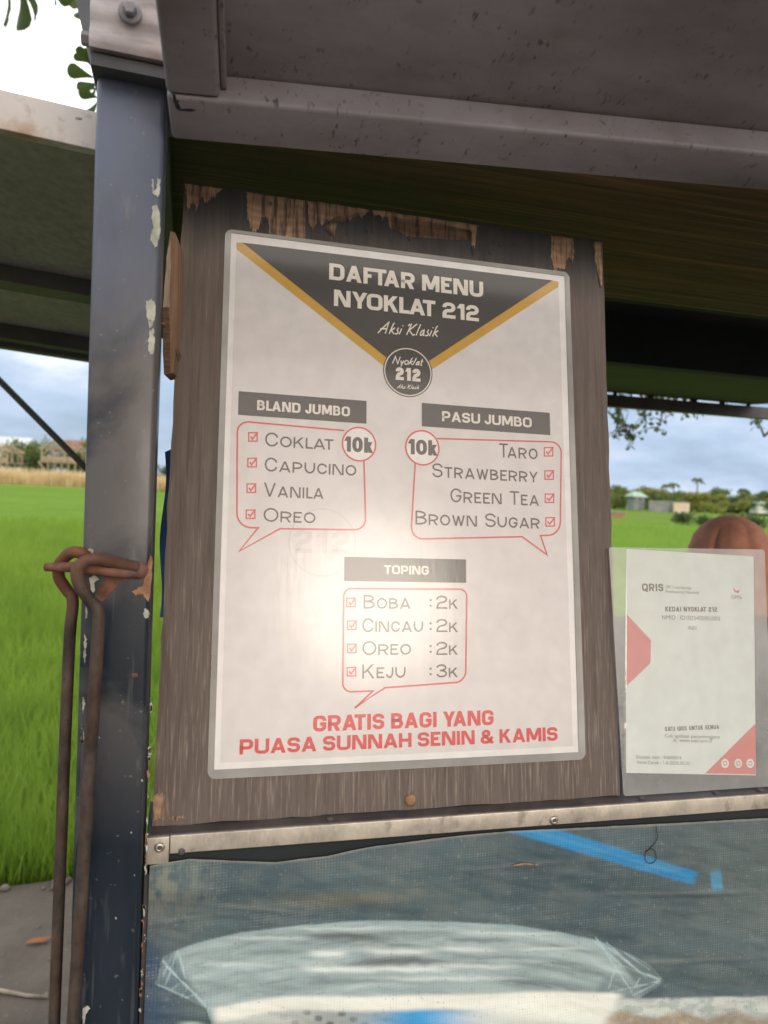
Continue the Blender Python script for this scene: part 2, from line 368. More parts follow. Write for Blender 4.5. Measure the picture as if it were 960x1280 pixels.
M_SCARF = pm('brown_scarf', rgb(190, 128, 108), rgb(210, 146, 124), 40, .85, .5, .004)
M_SKIN = flatm('skin', rgb(176, 128, 102), .5)
M_SHIRT = pm('dark_clothes', rgb(60, 52, 56), rgb(76, 68, 70), 12, .85)
M_BLUE = pm('blue_cloth', rgb(34, 62, 104), rgb(52, 86, 132), 14, .8, .3, .003, (3, 3, 1))
M_DRYLEAF = leafm('dry_leaf', rgb(150, 92, 52), rgb(176, 116, 66), 20, .3)

# ------------------------------------------------------------------ ground
def sheet(name, x0, x1, y0, y1, z, mat, thick=.3, kind='structure'):
    o = MB().box(x0, x1, y0, y1, z - thick, z).build(name, mat); return tag(o, kind=kind)
EDGE = 2.87                                  # where the roadside concrete ends and the paddy begins
def road():
    n = 160; mb = MB(); xs = np.linspace(-14, 16, n)
    e = EDGE + .03 * (xs / 3) + .012 * rng.normal(size=n)
    vs = []
    for x, y in zip(xs, e): vs += [(x, -25, 0), (x, y - .02, 0), (x, y, -.025), (x, y + .01, -.5)]
    fs = [(4 * i + k, 4 * i + k + 1, 4 * i + k + 5, 4 * i + k + 4) for i in range(n - 1) for k in range(3)]
    mb.add(vs, fs); tag(mb.build('roadside_pavement', M_ROAD), kind='structure')
road()
g = MB().add([(-900, -900, -.6), (900, -900, -.6), (900, 1500, -.6), (-900, 1500, -.6)], [(0, 1, 2, 3)]).build('ground', M_GRASS2); tag(g, kind='structure')
def rice_field():
    l0 = ground(0, 610, -.1); l1 = ground(110, 609, -.1); r0 = ground(770, 651, -.1); r1 = ground(900, 662, -.1)
    # far boundary of the paddy, read as a line on the ground: deeper at left than at right
    mb = MB(); mb.add([(-140, 2.6, -.12), (120, 2.6, -.12), (120, 40, -.12), (r1[0] + 4, r1[1] + 1, -.12), (r0[0], r0[1], -.12), (12, 62, -.12), (l1[0], l1[1], -.12), (-140, l0[1] + 4, -.12)],
        [tuple(range(8))]); tag(mb.build('rice_field', M_RICE), kind='structure')
    mb = MB(); mb.add([(-300, 30, -.2), (400, 30, -.2), (400, 420, -.2), (-300, 420, -.2)], [(0, 1, 2, 3)]); tag(mb.build('meadow', M_GRASS2), kind='structure')
    return l1, r0
RL, RR = rice_field()
def blades(name, mat, spots, h, wd, lean, label, cat):
    n = len(spots); vs = np.zeros((n * 5, 3)); fs = []
    ang = rng.uniform(0, 2 * math.pi, n); hh = h * rng.uniform(.7, 1.25, n); ln = lean * rng.uniform(.2, 1.4, n)
    wx, wy = np.cos(ang) * wd, np.sin(ang) * wd; la = rng.uniform(0, 2 * math.pi, n); dx, dy = np.cos(la) * ln, np.sin(la) * ln
    P = np.array(spots)
    for k, (sx, hz, lf) in enumerate(((-1, 0, 0), (1, 0, 0), (.8, .6, .35), (-.8, .6, .35), (0, 1, 1))):
        vs[k::5, 0] = P[:, 0] + wx * sx * (1 if k < 4 else 0) + dx * hh * lf; vs[k::5, 1] = P[:, 1] + wy * sx + dy * hh * lf; vs[k::5, 2] = P[:, 2] + hh * hz
    for i in range(n): o = 5 * i; fs += [(o, o + 1, o + 2, o + 3), (o + 3, o + 2, o + 4)]
    me = bpy.data.meshes.new(name); me.from_pydata(vs.tolist(), [], fs); me.materials.append(mat)
    o = bpy.data.objects.new(name, me); COL.objects.link(o); tag(o, label, cat, kind='stuff'); return o
sp = []
for _ in range(80000):
    y = EDGE + .06 + (rng.random() ** 1.8) * 22; x = rng.uniform(-.42 * y - .6, .06 * y + .3)
    sp.append((x, y, -.3 if y < 7 else -.22))
for _ in range(9000):
    y = rng.uniform(14, 44); x = rng.uniform(.5 * y, 1.05 * y); sp.append((x, y, -.22))
blades('rice_plants', M_BLADE, sp, .40, .0048, .3, 'bright green young rice plants growing thickly behind the concrete edge', 'rice')
sp = []
for _ in range(9000):
    y = RL[1] + rng.uniform(-.5, 5); x = rng.uniform(-.45 * y, .05 * y); sp.append((x, y, -.15))
blades('dry_reeds', M_REED, sp, 1.75, .05, .12, 'band of tall straw coloured reeds along the far edge of the paddy', 'reeds')
# pebbles and litter on the pavement
mb = MB()
for _ in range(45):
    p = ground(rng.uniform(-60, 130), rng.uniform(1108, 1330), 0)
    r = rng.uniform(.003, .009) * (1 if rng.random() < .9 else 1.8); a0 = rng.uniform(0, 6)
    prof = [(r * .8, 0), (r, r * .2), (r * .7, r * .5), (r * .2, r * .6)]
    s0 = len(mb.v); mb.lathe(prof, (p[0], p[1], -.001), 7)
    for i in range(s0, len(mb.v)):
        x, y, z = mb.v[i]; q = 1 + .3 * math.sin(a0 + i * 1.7); mb.v[i] = (p[0] + (x - p[0]) * q, p[1] + (y - p[1]) * (.7 + .3 * q), z)
for _ in range(60):
    x = rng.uniform(-1.2, 1); r = rng.uniform(.008, .02); mb.lathe([(r * .6, 0), (r, r * .35), (r * .7, r * .8), (r * .2, r)], (x, EDGE + .01 * x - rng.uniform(.03, .09), -.001), 6)
tag(mb.build('gravel', M_PEBBLE, smooth=True), 'loose pale pebbles and grit lying on the concrete roadside', 'gravel', kind='stuff')
p = ground(47, 1178, .004)
o = MB().add([(-.035, 0, .002), (-.015, -.012, .008), (.02, -.01, .006), (.04, .004, .012), (.02, .012, .004), (-.015, .011, .010)], [(0, 1, 2, 3, 4, 5)]).build('fallen_leaf', M_DRYLEAF)
o.location = p; tag(o, 'small orange brown dry leaf lying on the concrete roadside', 'leaf')
a, b = ground(-30, 1240, .006), ground(60, 1246, .006)
o = MB().tube([a - a, (b - a) * .3 + [0, .01, .003], (b - a) * .7, b - a], [.006, .006, .005, .004], 7).build('fallen_stick', pm('dry_stick', rgb(128, 120, 110), rgb(160, 150, 138), 20, .9), smooth=True)
o.location = a; tag(o, 'thin grey dry stick lying on the concrete roadside', 'stick')

# ------------------------------------------------------------------ foliage
def leaf_cloud(clumps, n, size, ratio=.45, flat=.5):
    """many small pointed leaves spread through a set of ellipsoid clumps"""
    vs = []; fs = []
    W = np.array([c[1] ** 2 for c in clumps]); W = W / W.sum(); idx = rng.choice(len(clumps), n, p=W)
    for i in idx:
        (cx, cy, cz), r = clumps[i][0], clumps[i][1]
        d = rng.normal(size=3); d /= np.linalg.norm(d); q = r * rng.random() ** .45; p = np.array((cx, cy, cz)) + d * q * np.array((1, 1, .75))
        t = rng.normal(size=3); t[2] -= .3; t /= np.linalg.norm(t); u = np.cross(t, rng.normal(size=3)); u /= np.linalg.norm(u) + 1e-9
        s = size * rng.uniform(.6, 1.3); o = len(vs)
        vs += [p, p + t * s * .45 + u * s * ratio * .5, p + t * s, p + t * s * .45 - u * s * ratio * .5]; fs.append((o, o + 1, o + 2, o + 3))
    return MB().add(vs, fs)
def tree(name, label, base, h, cr, mat, n=500, leaf=.35, group=None, trunk=.5, cat='tree', spread=1.):
    t = thing(name, label, cat, base, group=group)
    MB().tube([(0, 0, -.2), (.03 * h, .02 * h, h * .35), (-.02 * h, 0, h * .8)], [cr * .08, cr * .06, cr * .02], 6).build('trunk', M_BARK, t, local=True, smooth=True)
    cl = [((rng.normal() * cr * .45 * spread, rng.normal() * cr * .4, h * trunk + rng.uniform(0, 1) * h * (1 - trunk) * .85), cr * rng.uniform(.3, .55)) for _ in range(9)]
    leaf_cloud(cl, n, leaf).build('crown', mat, t, local=True, fix=False); return t
def palm(base, h, label, group=None):
    t = thing('coconut_palm', label, 'palm', base, group=group)
    MB().tube([(0, 0, -.2), (.15, 0, h * .5), (.05, 0, h)], [.2, .15, .12], 6).build('trunk', M_BARK, t, local=True, smooth=True)
    mb = MB()
    for k in range(15):
        a = 2.4 * k; e = rng.uniform(.1, 1.0); pts = []
        for j in range(7):
            s = j / 6; r = s * 1.7; pts.append(np.array((.05 + math.cos(a) * r * math.cos(e) , math.sin(a) * r * math.cos(e), h + r * math.sin(e) - 1.2 * s * s)))
        for j in range(6):
            d = np.array((-math.sin(a), math.cos(a), 0)) * .3 * (1 - .6 * j / 6)
            for sgn in (1, -1): mb.add([pts[j], pts[j + 1], pts[j + 1] + d * sgn + [0, 0, -.3], pts[j] + d * sgn + [0, 0, -.3]], [(0, 1, 2, 3)])
    mb.build('crown', M_FAR2, t, local=True, fix=False); return t

# far right tree line, each tree of its own
GZ = -.2
LINE = 'trees of the blurred green line beyond the meadow'
kinds = [('far_tree', M_FAR1, 'mid green bushy tree in the blurred far tree line right of the board'),
         ('far_tree', M_FAR2, 'dark green tree in the blurred far tree line right of the board'),
         ('far_tree', M_FAR3, 'yellow green tree in the blurred far tree line right of the board')]
protos = [tree(nm, lb, (90 + 3 * i, 130, GZ), 4.4, 2.5, mt, 1500, .5, LINE, .05, spread=1.2) for i, (nm, mt, lb) in enumerate(kinds)]
first = [True] * 3
for i in range(74):
    px = 745 + i * 3.9 + rng.uniform(-4, 4); Y = rng.uniform(118, 150) if i % 3 else rng.uniform(104, 116)
    k = [0, 2, 2, 0, 1, 2, 0][i % 7] if px < 875 else [1, 1, 0, 1, 2][i % 5]
    p = at(px, 620, Y); sc = rng.uniform(.62, 1.0) * (1.1 if px > 880 else 1)
    if first[k]: o = protos[k]; o.location = (p[0], p[1], GZ); first[k] = False; o.scale = (sc,) * 3; o.rotation_euler.z = rng.uniform(0, 6)
    else: dup(protos[k], (p[0], p[1], GZ), rng.uniform(0, 6), sc)
for i in range(34):
    px = 150 + i * 17.5 + rng.uniform(-5, 5); p = at(px, 610, rng.uniform(135, 175)); c_ = dup(protos[i % 2], (p[0], p[1], GZ), rng.uniform(0, 6), rng.uniform(.7, 1.15), 'far green tree standing beyond the paddy directly behind the menu board')
    c_['group'] = 'far trees behind the menu board'
for px, py, Y, lb in ((872, 597, 150, 'tallest coconut palm standing clear above the far tree line'), (842, 603, 160, 'leaning coconut palm left of the tallest palm above the tree line'),
                      (833, 605, 185, 'faint distant palm furthest left above the far tree line'), (930, 610, 150, 'low coconut palm among the dark trees near the right edge')):
    p = at(px, py, Y); palm((p[0], p[1], GZ), p[2] - GZ - .4, lb)
def bush(px, py0, py1, Y, wpx, label, mat=M_FAR2, n=500):
    a = at(px, py1, Y); hh = (py1 - py0) / F * Y; rr = wpx / F * Y / 2
    t = thing('field_bush', label, 'bush', (a[0], a[1], a[2]))
    MB().tube([(0, 0, -.2), (0, .02, hh * .6)], [.05, .02], 6).build('stem', M_BARK, t, local=True)
    cl = [((rng.uniform(-.7, .7) * rr, rng.uniform(-.5, .5) * rr, rng.uniform(.25, .7) * hh), max(.2, hh * rng.uniform(.38, .52))) for _ in range(8)]
    leaf_cloud(cl, n, hh * .22).build('foliage', mat, t, local=True, fix=False)
bush(853, 634, 656, 45, 20, 'dark green round bush at the edge of the paddy left of the headscarf')
bush(877, 640, 658, 45, 36, 'low dark bush between the round bush and the headscarf')
bush(915, 637, 656, 47, 40, 'leafy dark bush directly behind the top of the headscarf')
bush(940, 638, 660, 46, 34, 'rightmost dark bush beside the brown headscarf')
bush(928, 620, 637, 88, 22, 'bright yellow green rounded shrub right of the far buildings', M_FAR3)
bush(908, 622, 636, 90, 20, 'small yellow shrub left of the bright rounded shrub', M_FAR3)
bush(890, 625, 640, 80, 34, 'straggly tan shrub patch under the far tree line', M_FAR3)

# far buildings at right
def house(name, label, px0, px1, py_eave, py_base, Y, roofh, wall, roof, win=2, depth=5, hip=.15):
    a, b = at(px0, py_base, Y), at(px1, py_base, Y); wd = b[0] - a[0]; hh = (py_base - py_eave) / F * Y
    t = thing(name, label, 'house', ((a[0] + b[0]) / 2, Y, a[2]), (0, 0, 0))
    MB().box(-wd / 2, wd / 2, 0, depth, -1, hh).build('wall', wall, t, local=True)
    rh = roofh; q = wd * hip; e = .3
    MB().add([(-wd / 2 - e, -e, hh), (wd / 2 + e, -e, hh), (wd / 2 + e, depth + e, hh), (-wd / 2 - e, depth + e, hh), (-wd / 2 + q, depth / 2, hh + rh), (wd / 2 - q, depth / 2, hh + rh),
              (-wd / 2 - e, -e, hh - .12), (wd / 2 + e, -e, hh - .12), (wd / 2 + e, depth + e, hh - .12), (-wd / 2 - e, depth + e, hh - .12)],
             [(0, 1, 5, 4), (1, 2, 5), (2, 3, 4, 5), (3, 0, 4), (6, 7, 1, 0), (7, 8, 2, 1), (8, 9, 3, 2), (9, 6, 0, 3), (6, 9, 8, 7)]).build('roof', roof, t, local=True)
    for k in range(win):
        x = -wd / 2 + wd * (k + .5) / win; f = MB().box(x - .45, x + .45, -.06, -.004, hh * .35, hh * .75).build('window', M_WALLW, t, local=True)
        MB().box(x - .36, x + .36, -.08, -.062, hh * .4, hh * .7).build('pane', M_DARKWIN, f, local=True)
    return t
house('plaster_house', 'pale house with a light green stepped roof far beyond the meadow', 793, 806, 619, 629, 100, .7, M_WALLG, M_GREENROOF, 1, 2.0)
house('plaster_house', 'small pale house with a green roof at the right edge among dark trees', 948, 962, 628, 634, 104, .4, M_WALLW, M_GREENROOF, 2, 2.0)
def field_wall(name, label, px0, px1, y0, y1, Y, mat):
    a, b = at(px0, y1, Y), at(px1, y1, Y); hh = (y1 - y0) / F * Y; t = thing(name, label, 'wall', ((a[0] + b[0]) / 2, Y, a[2])); wd = b[0] - a[0]
    MB().box(-wd / 2, wd / 2, 0, .25, -1.2, hh).build('wall_face', mat, t, local=True)
    MB().box(-wd / 2 - .06, wd / 2 + .06, -.05, .30, hh + .002, hh + .1).build('coping', M_WALLG, t, local=True)
field_wall('block_wall', 'long low grey block wall far beyond the meadow', 812, 842, 625, 632, 98, M_WALLG)
field_wall('plaster_wall', 'short pale plaster wall joining the grey block wall at its right', 842.5, 862, 627, 633.5, 97, M_WALLP)
field_wall('earth_wall', 'low reddish earth wall at the meadow edge beside the board', 758, 781, 640, 647, 60, M_BRICKRED)
for i in range(7):
    p = at(764 + i * 19.5, 640, 74); o = MB().tube([(0, 0, -.3), (.02, 0, 1.0 + .2 * rng.random())], .03, 6).build('fence_stake', M_BAMBOO); o.location = (p[0], p[1], GZ)
    tag(o, 'thin bamboo stake in the row across the pale meadow', 'stake', 'stakes in the meadow')

# far left: stilt houses, long roof, trees
def stilt_house(label, px0, px1, py_top, py_base, Y):
    a, b = at(px0, py_base, Y), at(px1, py_base, Y); wd = b[0] - a[0]; H = (py_base - py_top) / F * Y; dp = 4.2
    t = thing('stilt_house', label, 'house', ((a[0] + b[0]) / 2, Y, a[2]), (0, 0, R(-12)))
    r = .08; hw = wd / 2; fl = H * .30; ev = H * .74
    for x in np.linspace(-hw, hw, 6):
        for y in (0, dp): MB().box(x - r, x + r, y - r, y + r, -1, fl).build('stilt', M_BAMBOO, t, local=True)
    for x in (-hw, -hw * .34, hw * .34, hw):
        for y in (0, dp): MB().box(x - r, x + r, y - r, y + r, fl + .16, ev).build('post', M_BAMBOO, t, local=True)
    MB().box(-hw - .3, hw + .3, -.2, dp + .2, fl, fl + .15).build('floor', M_BAMBOO, t, local=True)
    mb = MB().box(-hw, hw, -.10, -.02, fl + .2, H * .5)
    mb.build('railing', M_BAMBOO, t, local=True)
    for k in range(4): x = -hw + wd * (k + .5) / 4; MB().box(x - .05, x + .05, dp - .1, dp, fl + .2, ev).build('slat', M_BAMBOO, t, local=True)
    for y in (0, dp):
        g = MB(); Z = np.array((0, y, 0.))
        for p0, p1 in (((-hw - .4, y, ev - .15), (0, y, H)), ((hw + .4, y, ev - .15), (0, y, H)), ((-hw, y, ev), (hw, y, ev)), ((-hw * .5, y, ev), (-hw * .5, y, ev + (H - ev) * .5)), ((hw * .5, y, ev), (hw * .5, y, ev + (H - ev) * .5)),
                       ((0, y, ev), (0, y, H)), ((-hw, y, fl + .9), (-hw * .5, y, ev)), ((hw, y, fl + .9), (hw * .5, y, ev)), ((-hw * .25, y, ev), (-hw * .25, y, ev + (H - ev) * .75)), ((hw * .25, y, ev), (hw * .25, y, ev + (H - ev) * .75))): g.tube([p0, p1], .1, 5)
        g.build('gable_frame', M_BAMBOO, t, local=True)
    g = MB()
    for s in (-1, 1):
        for f in (.3, .65, 1): g.tube([(s * (hw + .3) * f, -.2, H - (H - ev + .1) * f), (s * (hw + .3) * f, dp + .3, H - (H - ev + .1) * f)], .06, 5)
    g.tube([(0, -.2, H), (0, dp + .3, H)], .08, 5); g.build('purlin', M_BAMBOO, t, local=True)
    MB().add([(-hw - .3, -.4, fl + .1), (-hw - .3, -.4, fl), (-hw * .3, -1.6, -.6), (-hw * .3, -1.6, -.5), (-hw - .3, .3, fl + .1), (-hw - .3, .3, fl), (-hw * .3, -.8, -.6), (-hw * .3, -.8, -.5)],
             [(0, 1, 2, 3), (4, 7, 6, 5), (0, 3, 7, 4), (1, 5, 6, 2)]).build('ramp', M_BAMBOO, t, local=True)
    return t
stilt_house('pale bamboo frame of an open stilt house with a bare gable beyond the reeds', 50, 95, 552, 590, 106)
stilt_house('partly cut off bamboo stilt house at the left edge beyond the reeds', -30, 10, 556, 588, 104)
def long_roof(name, label, px0, px1, py0, py1, Y, roof, dp=7):
    Y += 14
    a, b = at(px0, 590, Y), at(px1, 590, Y); wd = b[0] - a[0]; z1 = (590 - py0) / F * Y; z0 = (590 - py1) / F * Y
    t = thing(name, label, 'building', ((a[0] + b[0]) / 2, Y, a[2]), (0, 0, R(-4)))
    MB().box(-wd / 2 + .4, wd / 2 - .4, .4, dp - .4, -1, z0 - .1).build('wall', M_WALLW, t, local=True)
    MB().add([(-wd / 2, 0, z0), (wd / 2, 0, z0), (wd / 2, dp / 2, z1), (-wd / 2, dp / 2, z1), (-wd / 2, dp, z0), (wd / 2, dp, z0), (-wd / 2, 0, z0 - .1), (wd / 2, 0, z0 - .1), (wd / 2, dp, z0 - .1), (-wd / 2, dp, z0 - .1)],
             [(0, 1, 2, 3), (3, 2, 5, 4), (6, 9, 8, 7), (0, 6, 7, 1), (4, 5, 8, 9), (0, 3, 4, 9, 6), (1, 7, 8, 5, 2)]).build('roof', roof, t, local=True)
long_roof('metal_roof_shed', 'long shed with a pale grey metal roof at the far left behind trees', -60, 33, 546, 558, 120, M_GREYROOF)
long_roof('red_roof_house', 'house with a faded red brown roof behind the bamboo stilt house', 74, 118, 551, 562, 112, M_REDROOF)
WEST = 'trees around the stilt houses'
t1 = tree('leafy_tree', 'dense green tree between the two bamboo stilt houses', (0, 0, 0), 4.4, 2.6, M_FAR1, 1300, .4, WEST, .1, spread=1.3)
t2 = tree('leafy_tree', 'darker green tree beside the red roofed house', (0, 0, 0), 4.0, 2.4, M_FAR2, 1300, .4, WEST, .1, spread=1.3)
for i, (px, Y, k, sc, lb) in enumerate(((28, 99, 0, 1, None), (104, 100, 1, .8, None), (44, 103, 0, .9, 'bushy tree directly behind the left corner of the stilt house'), (15, 104, 1, .9, 'dark tree behind the gap beside the cut off stilt house'),
                                   (122, 101, 0, 1.0, 'green tree beside the steel post beyond the reeds'), (58, 100, 1, .7, 'dark low tree behind the stilts at the left of the bamboo frame'), (94, 98, 0, .62, 'low green tree at the right corner of the bamboo frame'), (70, 108, 1, .75, 'low dark tree seen through the open bamboo frame'), (86, 109, 0, .8, 'tree seen under the red brown roof'))):
    p = at(px, 590, Y + 13); q = (t1, t2)[k]; sc *= 1.15
    if lb is None: q.location = p; q.scale = (sc,) * 3
    else: dup(q, p, rng.uniform(0, 6), sc, lb)

# near trees: hanging leaves at top left, fine twigs under the rear rail
def broad_leaf(mb, p, d, s, roll):
    d = np.array(d, float); d /= np.linalg.norm(d); u = np.cross(d, [math.cos(roll), math.sin(roll), .4]); u /= np.linalg.norm(u); nn = np.cross(u, d)
    pr = [(0, .03), (.25, .10), (.5, .20), (.72, .29), (.88, .27), (.97, .15), (1, .0)]
    mid = [p + d * s * a + nn * s * .10 * math.sin(a * 2.6) for a, _ in pr]
    lf = [m_ + u * s * b + nn * s * b * .25 for m_, (_, b) in zip(mid, pr)]; rt = [m_ - u * s * b + nn * s * b * .25 for m_, (_, b) in zip(mid, pr)]
    n = len(pr); mb.add(mid + lf + rt, [q for i in range(n - 1) for q in ((i, i + 1, n + i + 1, n + i), (i + 1, i, 2 * n + i, 2 * n + i + 1))])
t = thing('almond_tree', 'broad leaved tree whose leaves hang beside the white post cap at top left', 'tree', (.62, 3.0, -.4))
br = MB(); br.tube([(.62, 3.0, -.4), (.66, 3.0, 1.2), (.7, 3.05, 2.6), (.6, 3.0, 3.8)], [.075, .065, .055, .03], 9)
lv = MB()
def branch(pts, r): br.tube(pts, r, 6)
Ybr = 2.5
cl = [(122, 118, 9), (126, 92, 6), (118, 140, 4), (128, 60, 4), (150, 100, 8), (165, 60, 8), (140, 30, 8)]
branch([(.68, 3.03, 2.2), (.3, 2.8, 2.75), at(150, -10, Ybr), at(132, 70, Ybr), at(127, 130, Ybr)], [.04, .025, .012, .006, .002])
branch([at(150, -10, Ybr), at(80, -45, Ybr), at(15, -40, Ybr)], [.012, .008, .003])
for (px, py, s_, ang) in ((124, 88, 1.0, (-1, 0, .75)), (124, 92, .85, (-.7, .2, .95)), (121, 97, .95, (-1, -.1, .05)), (126, 104, .75, (-1, .3, -.3)), (127, 112, .8, (-.9, 0, -.12)), (125, 106, .55, (-.7, .3, -1)),
        (126, 122, .75, (-1, .2, .2)), (127, 126, .85, (-.7, 0, -.8)), (126, 126, .7, (-.2, .2, -1)), (112, 78, .5, (-1, 0, .3)), (122, 70, .45, (-1, 0, .3)), (127, 76, .5, (-1, .5, .8)),
        (120, -2, 1.1, (-.9, .2, -.7)), (118, 2, .9, (-.3, 0, -1)), (112, -6, .9, (-.8, 0, -.4)), (108, -8, .9, (.7, .3, -.7)), (100, -12, 1, (-.8, .4, -.2)), (116, 0, .8, (.2, .2, -1)), (108, 14, .5, (.6, 0, -.9)),
        (8, -22, 1.5, (-.1, 0, -1)), (2, -22, 1.2, (-.4, 0, -1)), (26, -22, 1.6, (-.1, .2, -1)), (32, -20, 1.3, (.2, 0, -1)), (20, -20, 1.0, (.1, 0, -1)), (26, -14, 1.1, (.45, 0, -1)), (60, -30, 1, (.2, 0, -1))):
    broad_leaf(lv, at(px - (4 if py > 50 else 0), py, Ybr + rng.uniform(-.06, .06)), ang, .080 * s_, rng.uniform(.1, .8))
for _ in range(900):
    c0 = np.array((rng.uniform(-.1, 2.4), rng.uniform(2.3, 4.4), rng.uniform(3.1, 4.6)));
    if c0[0] / c0[1] < .03: c0[0] = .3
    broad_leaf(lv, c0, rng.normal(size=3) * [1, 1, .6] - [0, 0, .5], .09 * rng.uniform(.6, 1.1), rng.uniform(0, 6))
for k in range(7): branch([(.65, 3.02, 2.6 + .15 * k), (.65 + .9 * math.cos(k * 1.3) + .3, 3.2 + .6 * math.sin(k * 1.3), 3.3 + .12 * k), (.95 + 1.3 * math.cos(k * 1.3) * .8, 3.3 + .9 * math.sin(k * 1.3), 3.7 + .1 * k)], [.03, .018, .006])
br.build('trunk', M_BARK, t, smooth=True); lv.build('leaf_crown', M_LEAF, t, fix=False, smooth=True)
t = thing('small_leaved_tree', 'fine twigged tree hanging small dark leaves under the grey rear rail', 'tree', (2.3, 5.6, -.5))
br = MB(); br.tube([(2.3, 5.6, -.5), (2.35, 5.6, 1.3), (2.5, 5.6, 3.4), (2.6, 5.5, 4.8)], [.09, .08, .06, .03], 9); lv = MB()
def twig(px0, py0, px1, py1, Y, n, spread):
    a, b = at(px0, py0, Y), at(px1, py1, Y); mid = (a + b) / 2 + [0, 0, .05]
    br.tube([a, mid, b], [.010, .006, .002], 5)
    for _ in range(n):
        s = rng.random(); p = a * (1 - s) + b * s + rng.normal(size=3) * spread * np.array((1, .6, .8)); d = rng.normal(size=3); d[2] -= .6; d /= np.linalg.norm(d)
        q = a * (1 - s) + b * s; br.tube([q, (p + q) / 2 + [0, 0, .01], p], [.0035, .003, .0015], 4)
        u = np.cross(d, rng.normal(size=3)); u /= np.linalg.norm(u); s2 = rng.uniform(.034, .062)
        lv.add([p, p + d * s2 * .5 + u * s2 * .3, p + d * s2, p + d * s2 * .5 - u * s2 * .3], [(0, 1, 2, 3)])
TY = 4.8
branch_pts = [np.array((2.4, 5.6, 2.6)), at(700, 440, TY), at(800, 470, TY)]; br.tube(branch_pts, [.035, .02, .012], 6)
for q in ((765, 500, 788, 552, 22, .05), (775, 490, 770, 545, 16, .05), (800, 492, 808, 535, 18, .05), (815, 490, 842, 522, 16, .05), (838, 490, 822, 540, 14, .05), (850, 495, 858, 520, 9, .045), (780, 530, 792, 555, 10, .03), (866, 500, 872, 520, 4, .03),
          (900, 470, 930, 500, 12, .05), (760, 480, 880, 500, 40, .05)): twig(*q[:4], TY, int(q[4] * 1.6), q[5])
br.tube([at(990, 480, TY), at(975, 530, TY), at(955, 545, TY), at(948, 527, TY)], [.02, .016, .012, .006], 6)
for _ in range(26):
    p = at(rng.uniform(940, 955), rng.uniform(522, 534), TY + rng.uniform(-.05, .05)); d = rng.normal(size=3); d /= np.linalg.norm(d); u = np.cross(d, rng.normal(size=3)); u /= np.linalg.norm(u)
    lv.add([p, p + d * .02 + u * .012, p + d * .04, p + d * .02 - u * .012], [(0, 1, 2, 3)])
for _ in range(4000):
    p = np.array((rng.uniform(1.2, 5.5), rng.uniform(4.6, 7), rng.uniform(2.85, 5.2))); d = rng.normal(size=3); d /= np.linalg.norm(d); u = np.cross(d, rng.normal(size=3)); u /= np.linalg.norm(u); s2 = rng.uniform(.05, .09)
    lv.add([p, p + d * s2 * .5 + u * s2 * .3, p + d * s2, p + d * s2 * .5 - u * s2 * .3], [(0, 1, 2, 3)])
br.build('trunk', M_BARK, t, smooth=True); lv.build('leaf_crown', M_TWIGLEAF, t, fix=False)

# ------------------------------------------------------------------ the cart
YP = .53
cart = thing('food_cart', 'weathered drinks cart with a navy steel post, aluminium ledge and raised grey awning flaps', 'food cart', (.9, 1.0, 0))
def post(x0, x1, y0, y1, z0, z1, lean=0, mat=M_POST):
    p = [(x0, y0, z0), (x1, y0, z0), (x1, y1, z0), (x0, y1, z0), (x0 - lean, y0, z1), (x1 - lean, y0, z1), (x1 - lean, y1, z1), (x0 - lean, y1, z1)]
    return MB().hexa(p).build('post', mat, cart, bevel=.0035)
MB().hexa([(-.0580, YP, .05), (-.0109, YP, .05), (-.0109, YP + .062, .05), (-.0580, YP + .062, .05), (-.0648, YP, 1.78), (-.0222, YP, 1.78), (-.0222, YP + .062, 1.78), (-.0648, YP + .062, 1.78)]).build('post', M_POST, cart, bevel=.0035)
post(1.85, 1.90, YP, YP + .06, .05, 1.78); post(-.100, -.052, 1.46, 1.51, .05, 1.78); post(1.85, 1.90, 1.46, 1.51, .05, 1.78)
# white cap over the post top: ridged front, open dark underside
a, b = at(111, 57, .512), at(206, 77, .512); zc = (a[2] + b[2]) / 2; xa, xb = a[0], b[0] + .012
n = 60; mb = MB(); H = .17
vs = []
for i in range(n + 1):
    z = i / n * H; y = .512 - .0016 * math.sin(z / .0115 * 2 * math.pi / 1.6) * (.5 + .5 * math.sin(z * 60 + 1))
    vs += [(xa, y, a[2] + z), (xb, y, b[2] + z), (xb, .60, b[2] + z), (xa, .60, a[2] + z)]
fs = [(4 * i + k, 4 * i + (k + 1) % 4, 4 * i + 4 + (k + 1) % 4, 4 * i + 4 + k) for i in range(n) for k in range(4)] + [(3, 2, 1, 0), tuple(4 * n + k for k in range(4))]
capo = mb.add(vs, fs).build('post_cap', M_CAP, cart, smooth=True); capo.data.set_sharp_from_angle(angle=R(40))
MB().hexa([(xa + .001, .516, a[2] - .009), (xb, .516, b[2] - .009), (xb, .60, b[2] - .009), (xa + .001, .60, a[2] - .009), (xa + .001, .516, a[2] - .0015), (xb, .516, b[2] - .0015), (xb, .60, b[2] - .0015), (xa + .001, .60, a[2] - .0015)]).build('cap_plate', M_DARKMETAL, cart)
def bolt(c, r, ax, h, par, mat=M_BOLT):
    s = {'-y': -1, '-x': -1, 'z': 1}[ax]; A = ax[-1]; rr = R(30)
    w_ = MB().lathe([(r * 1.7, 0), (r * 1.7, s * h * .25), (r * 1.5, s * h * .32)], c, 20, A).build('washer', mat, par, smooth=False)
    MB().lathe([(r, s * h * .33), (r, s * h * .9), (r * .8, s * h)], c, 6, A).build('bolt_head', mat, w_, smooth=False)
p = at(163, 18, .512); bolt((p[0], .5105, p[2]), .0042, '-y', .007, cart)
p = at(108, 38, .53); bolt((xa - .0005, .54, p[2]), .0045, '-x', .008, cart)
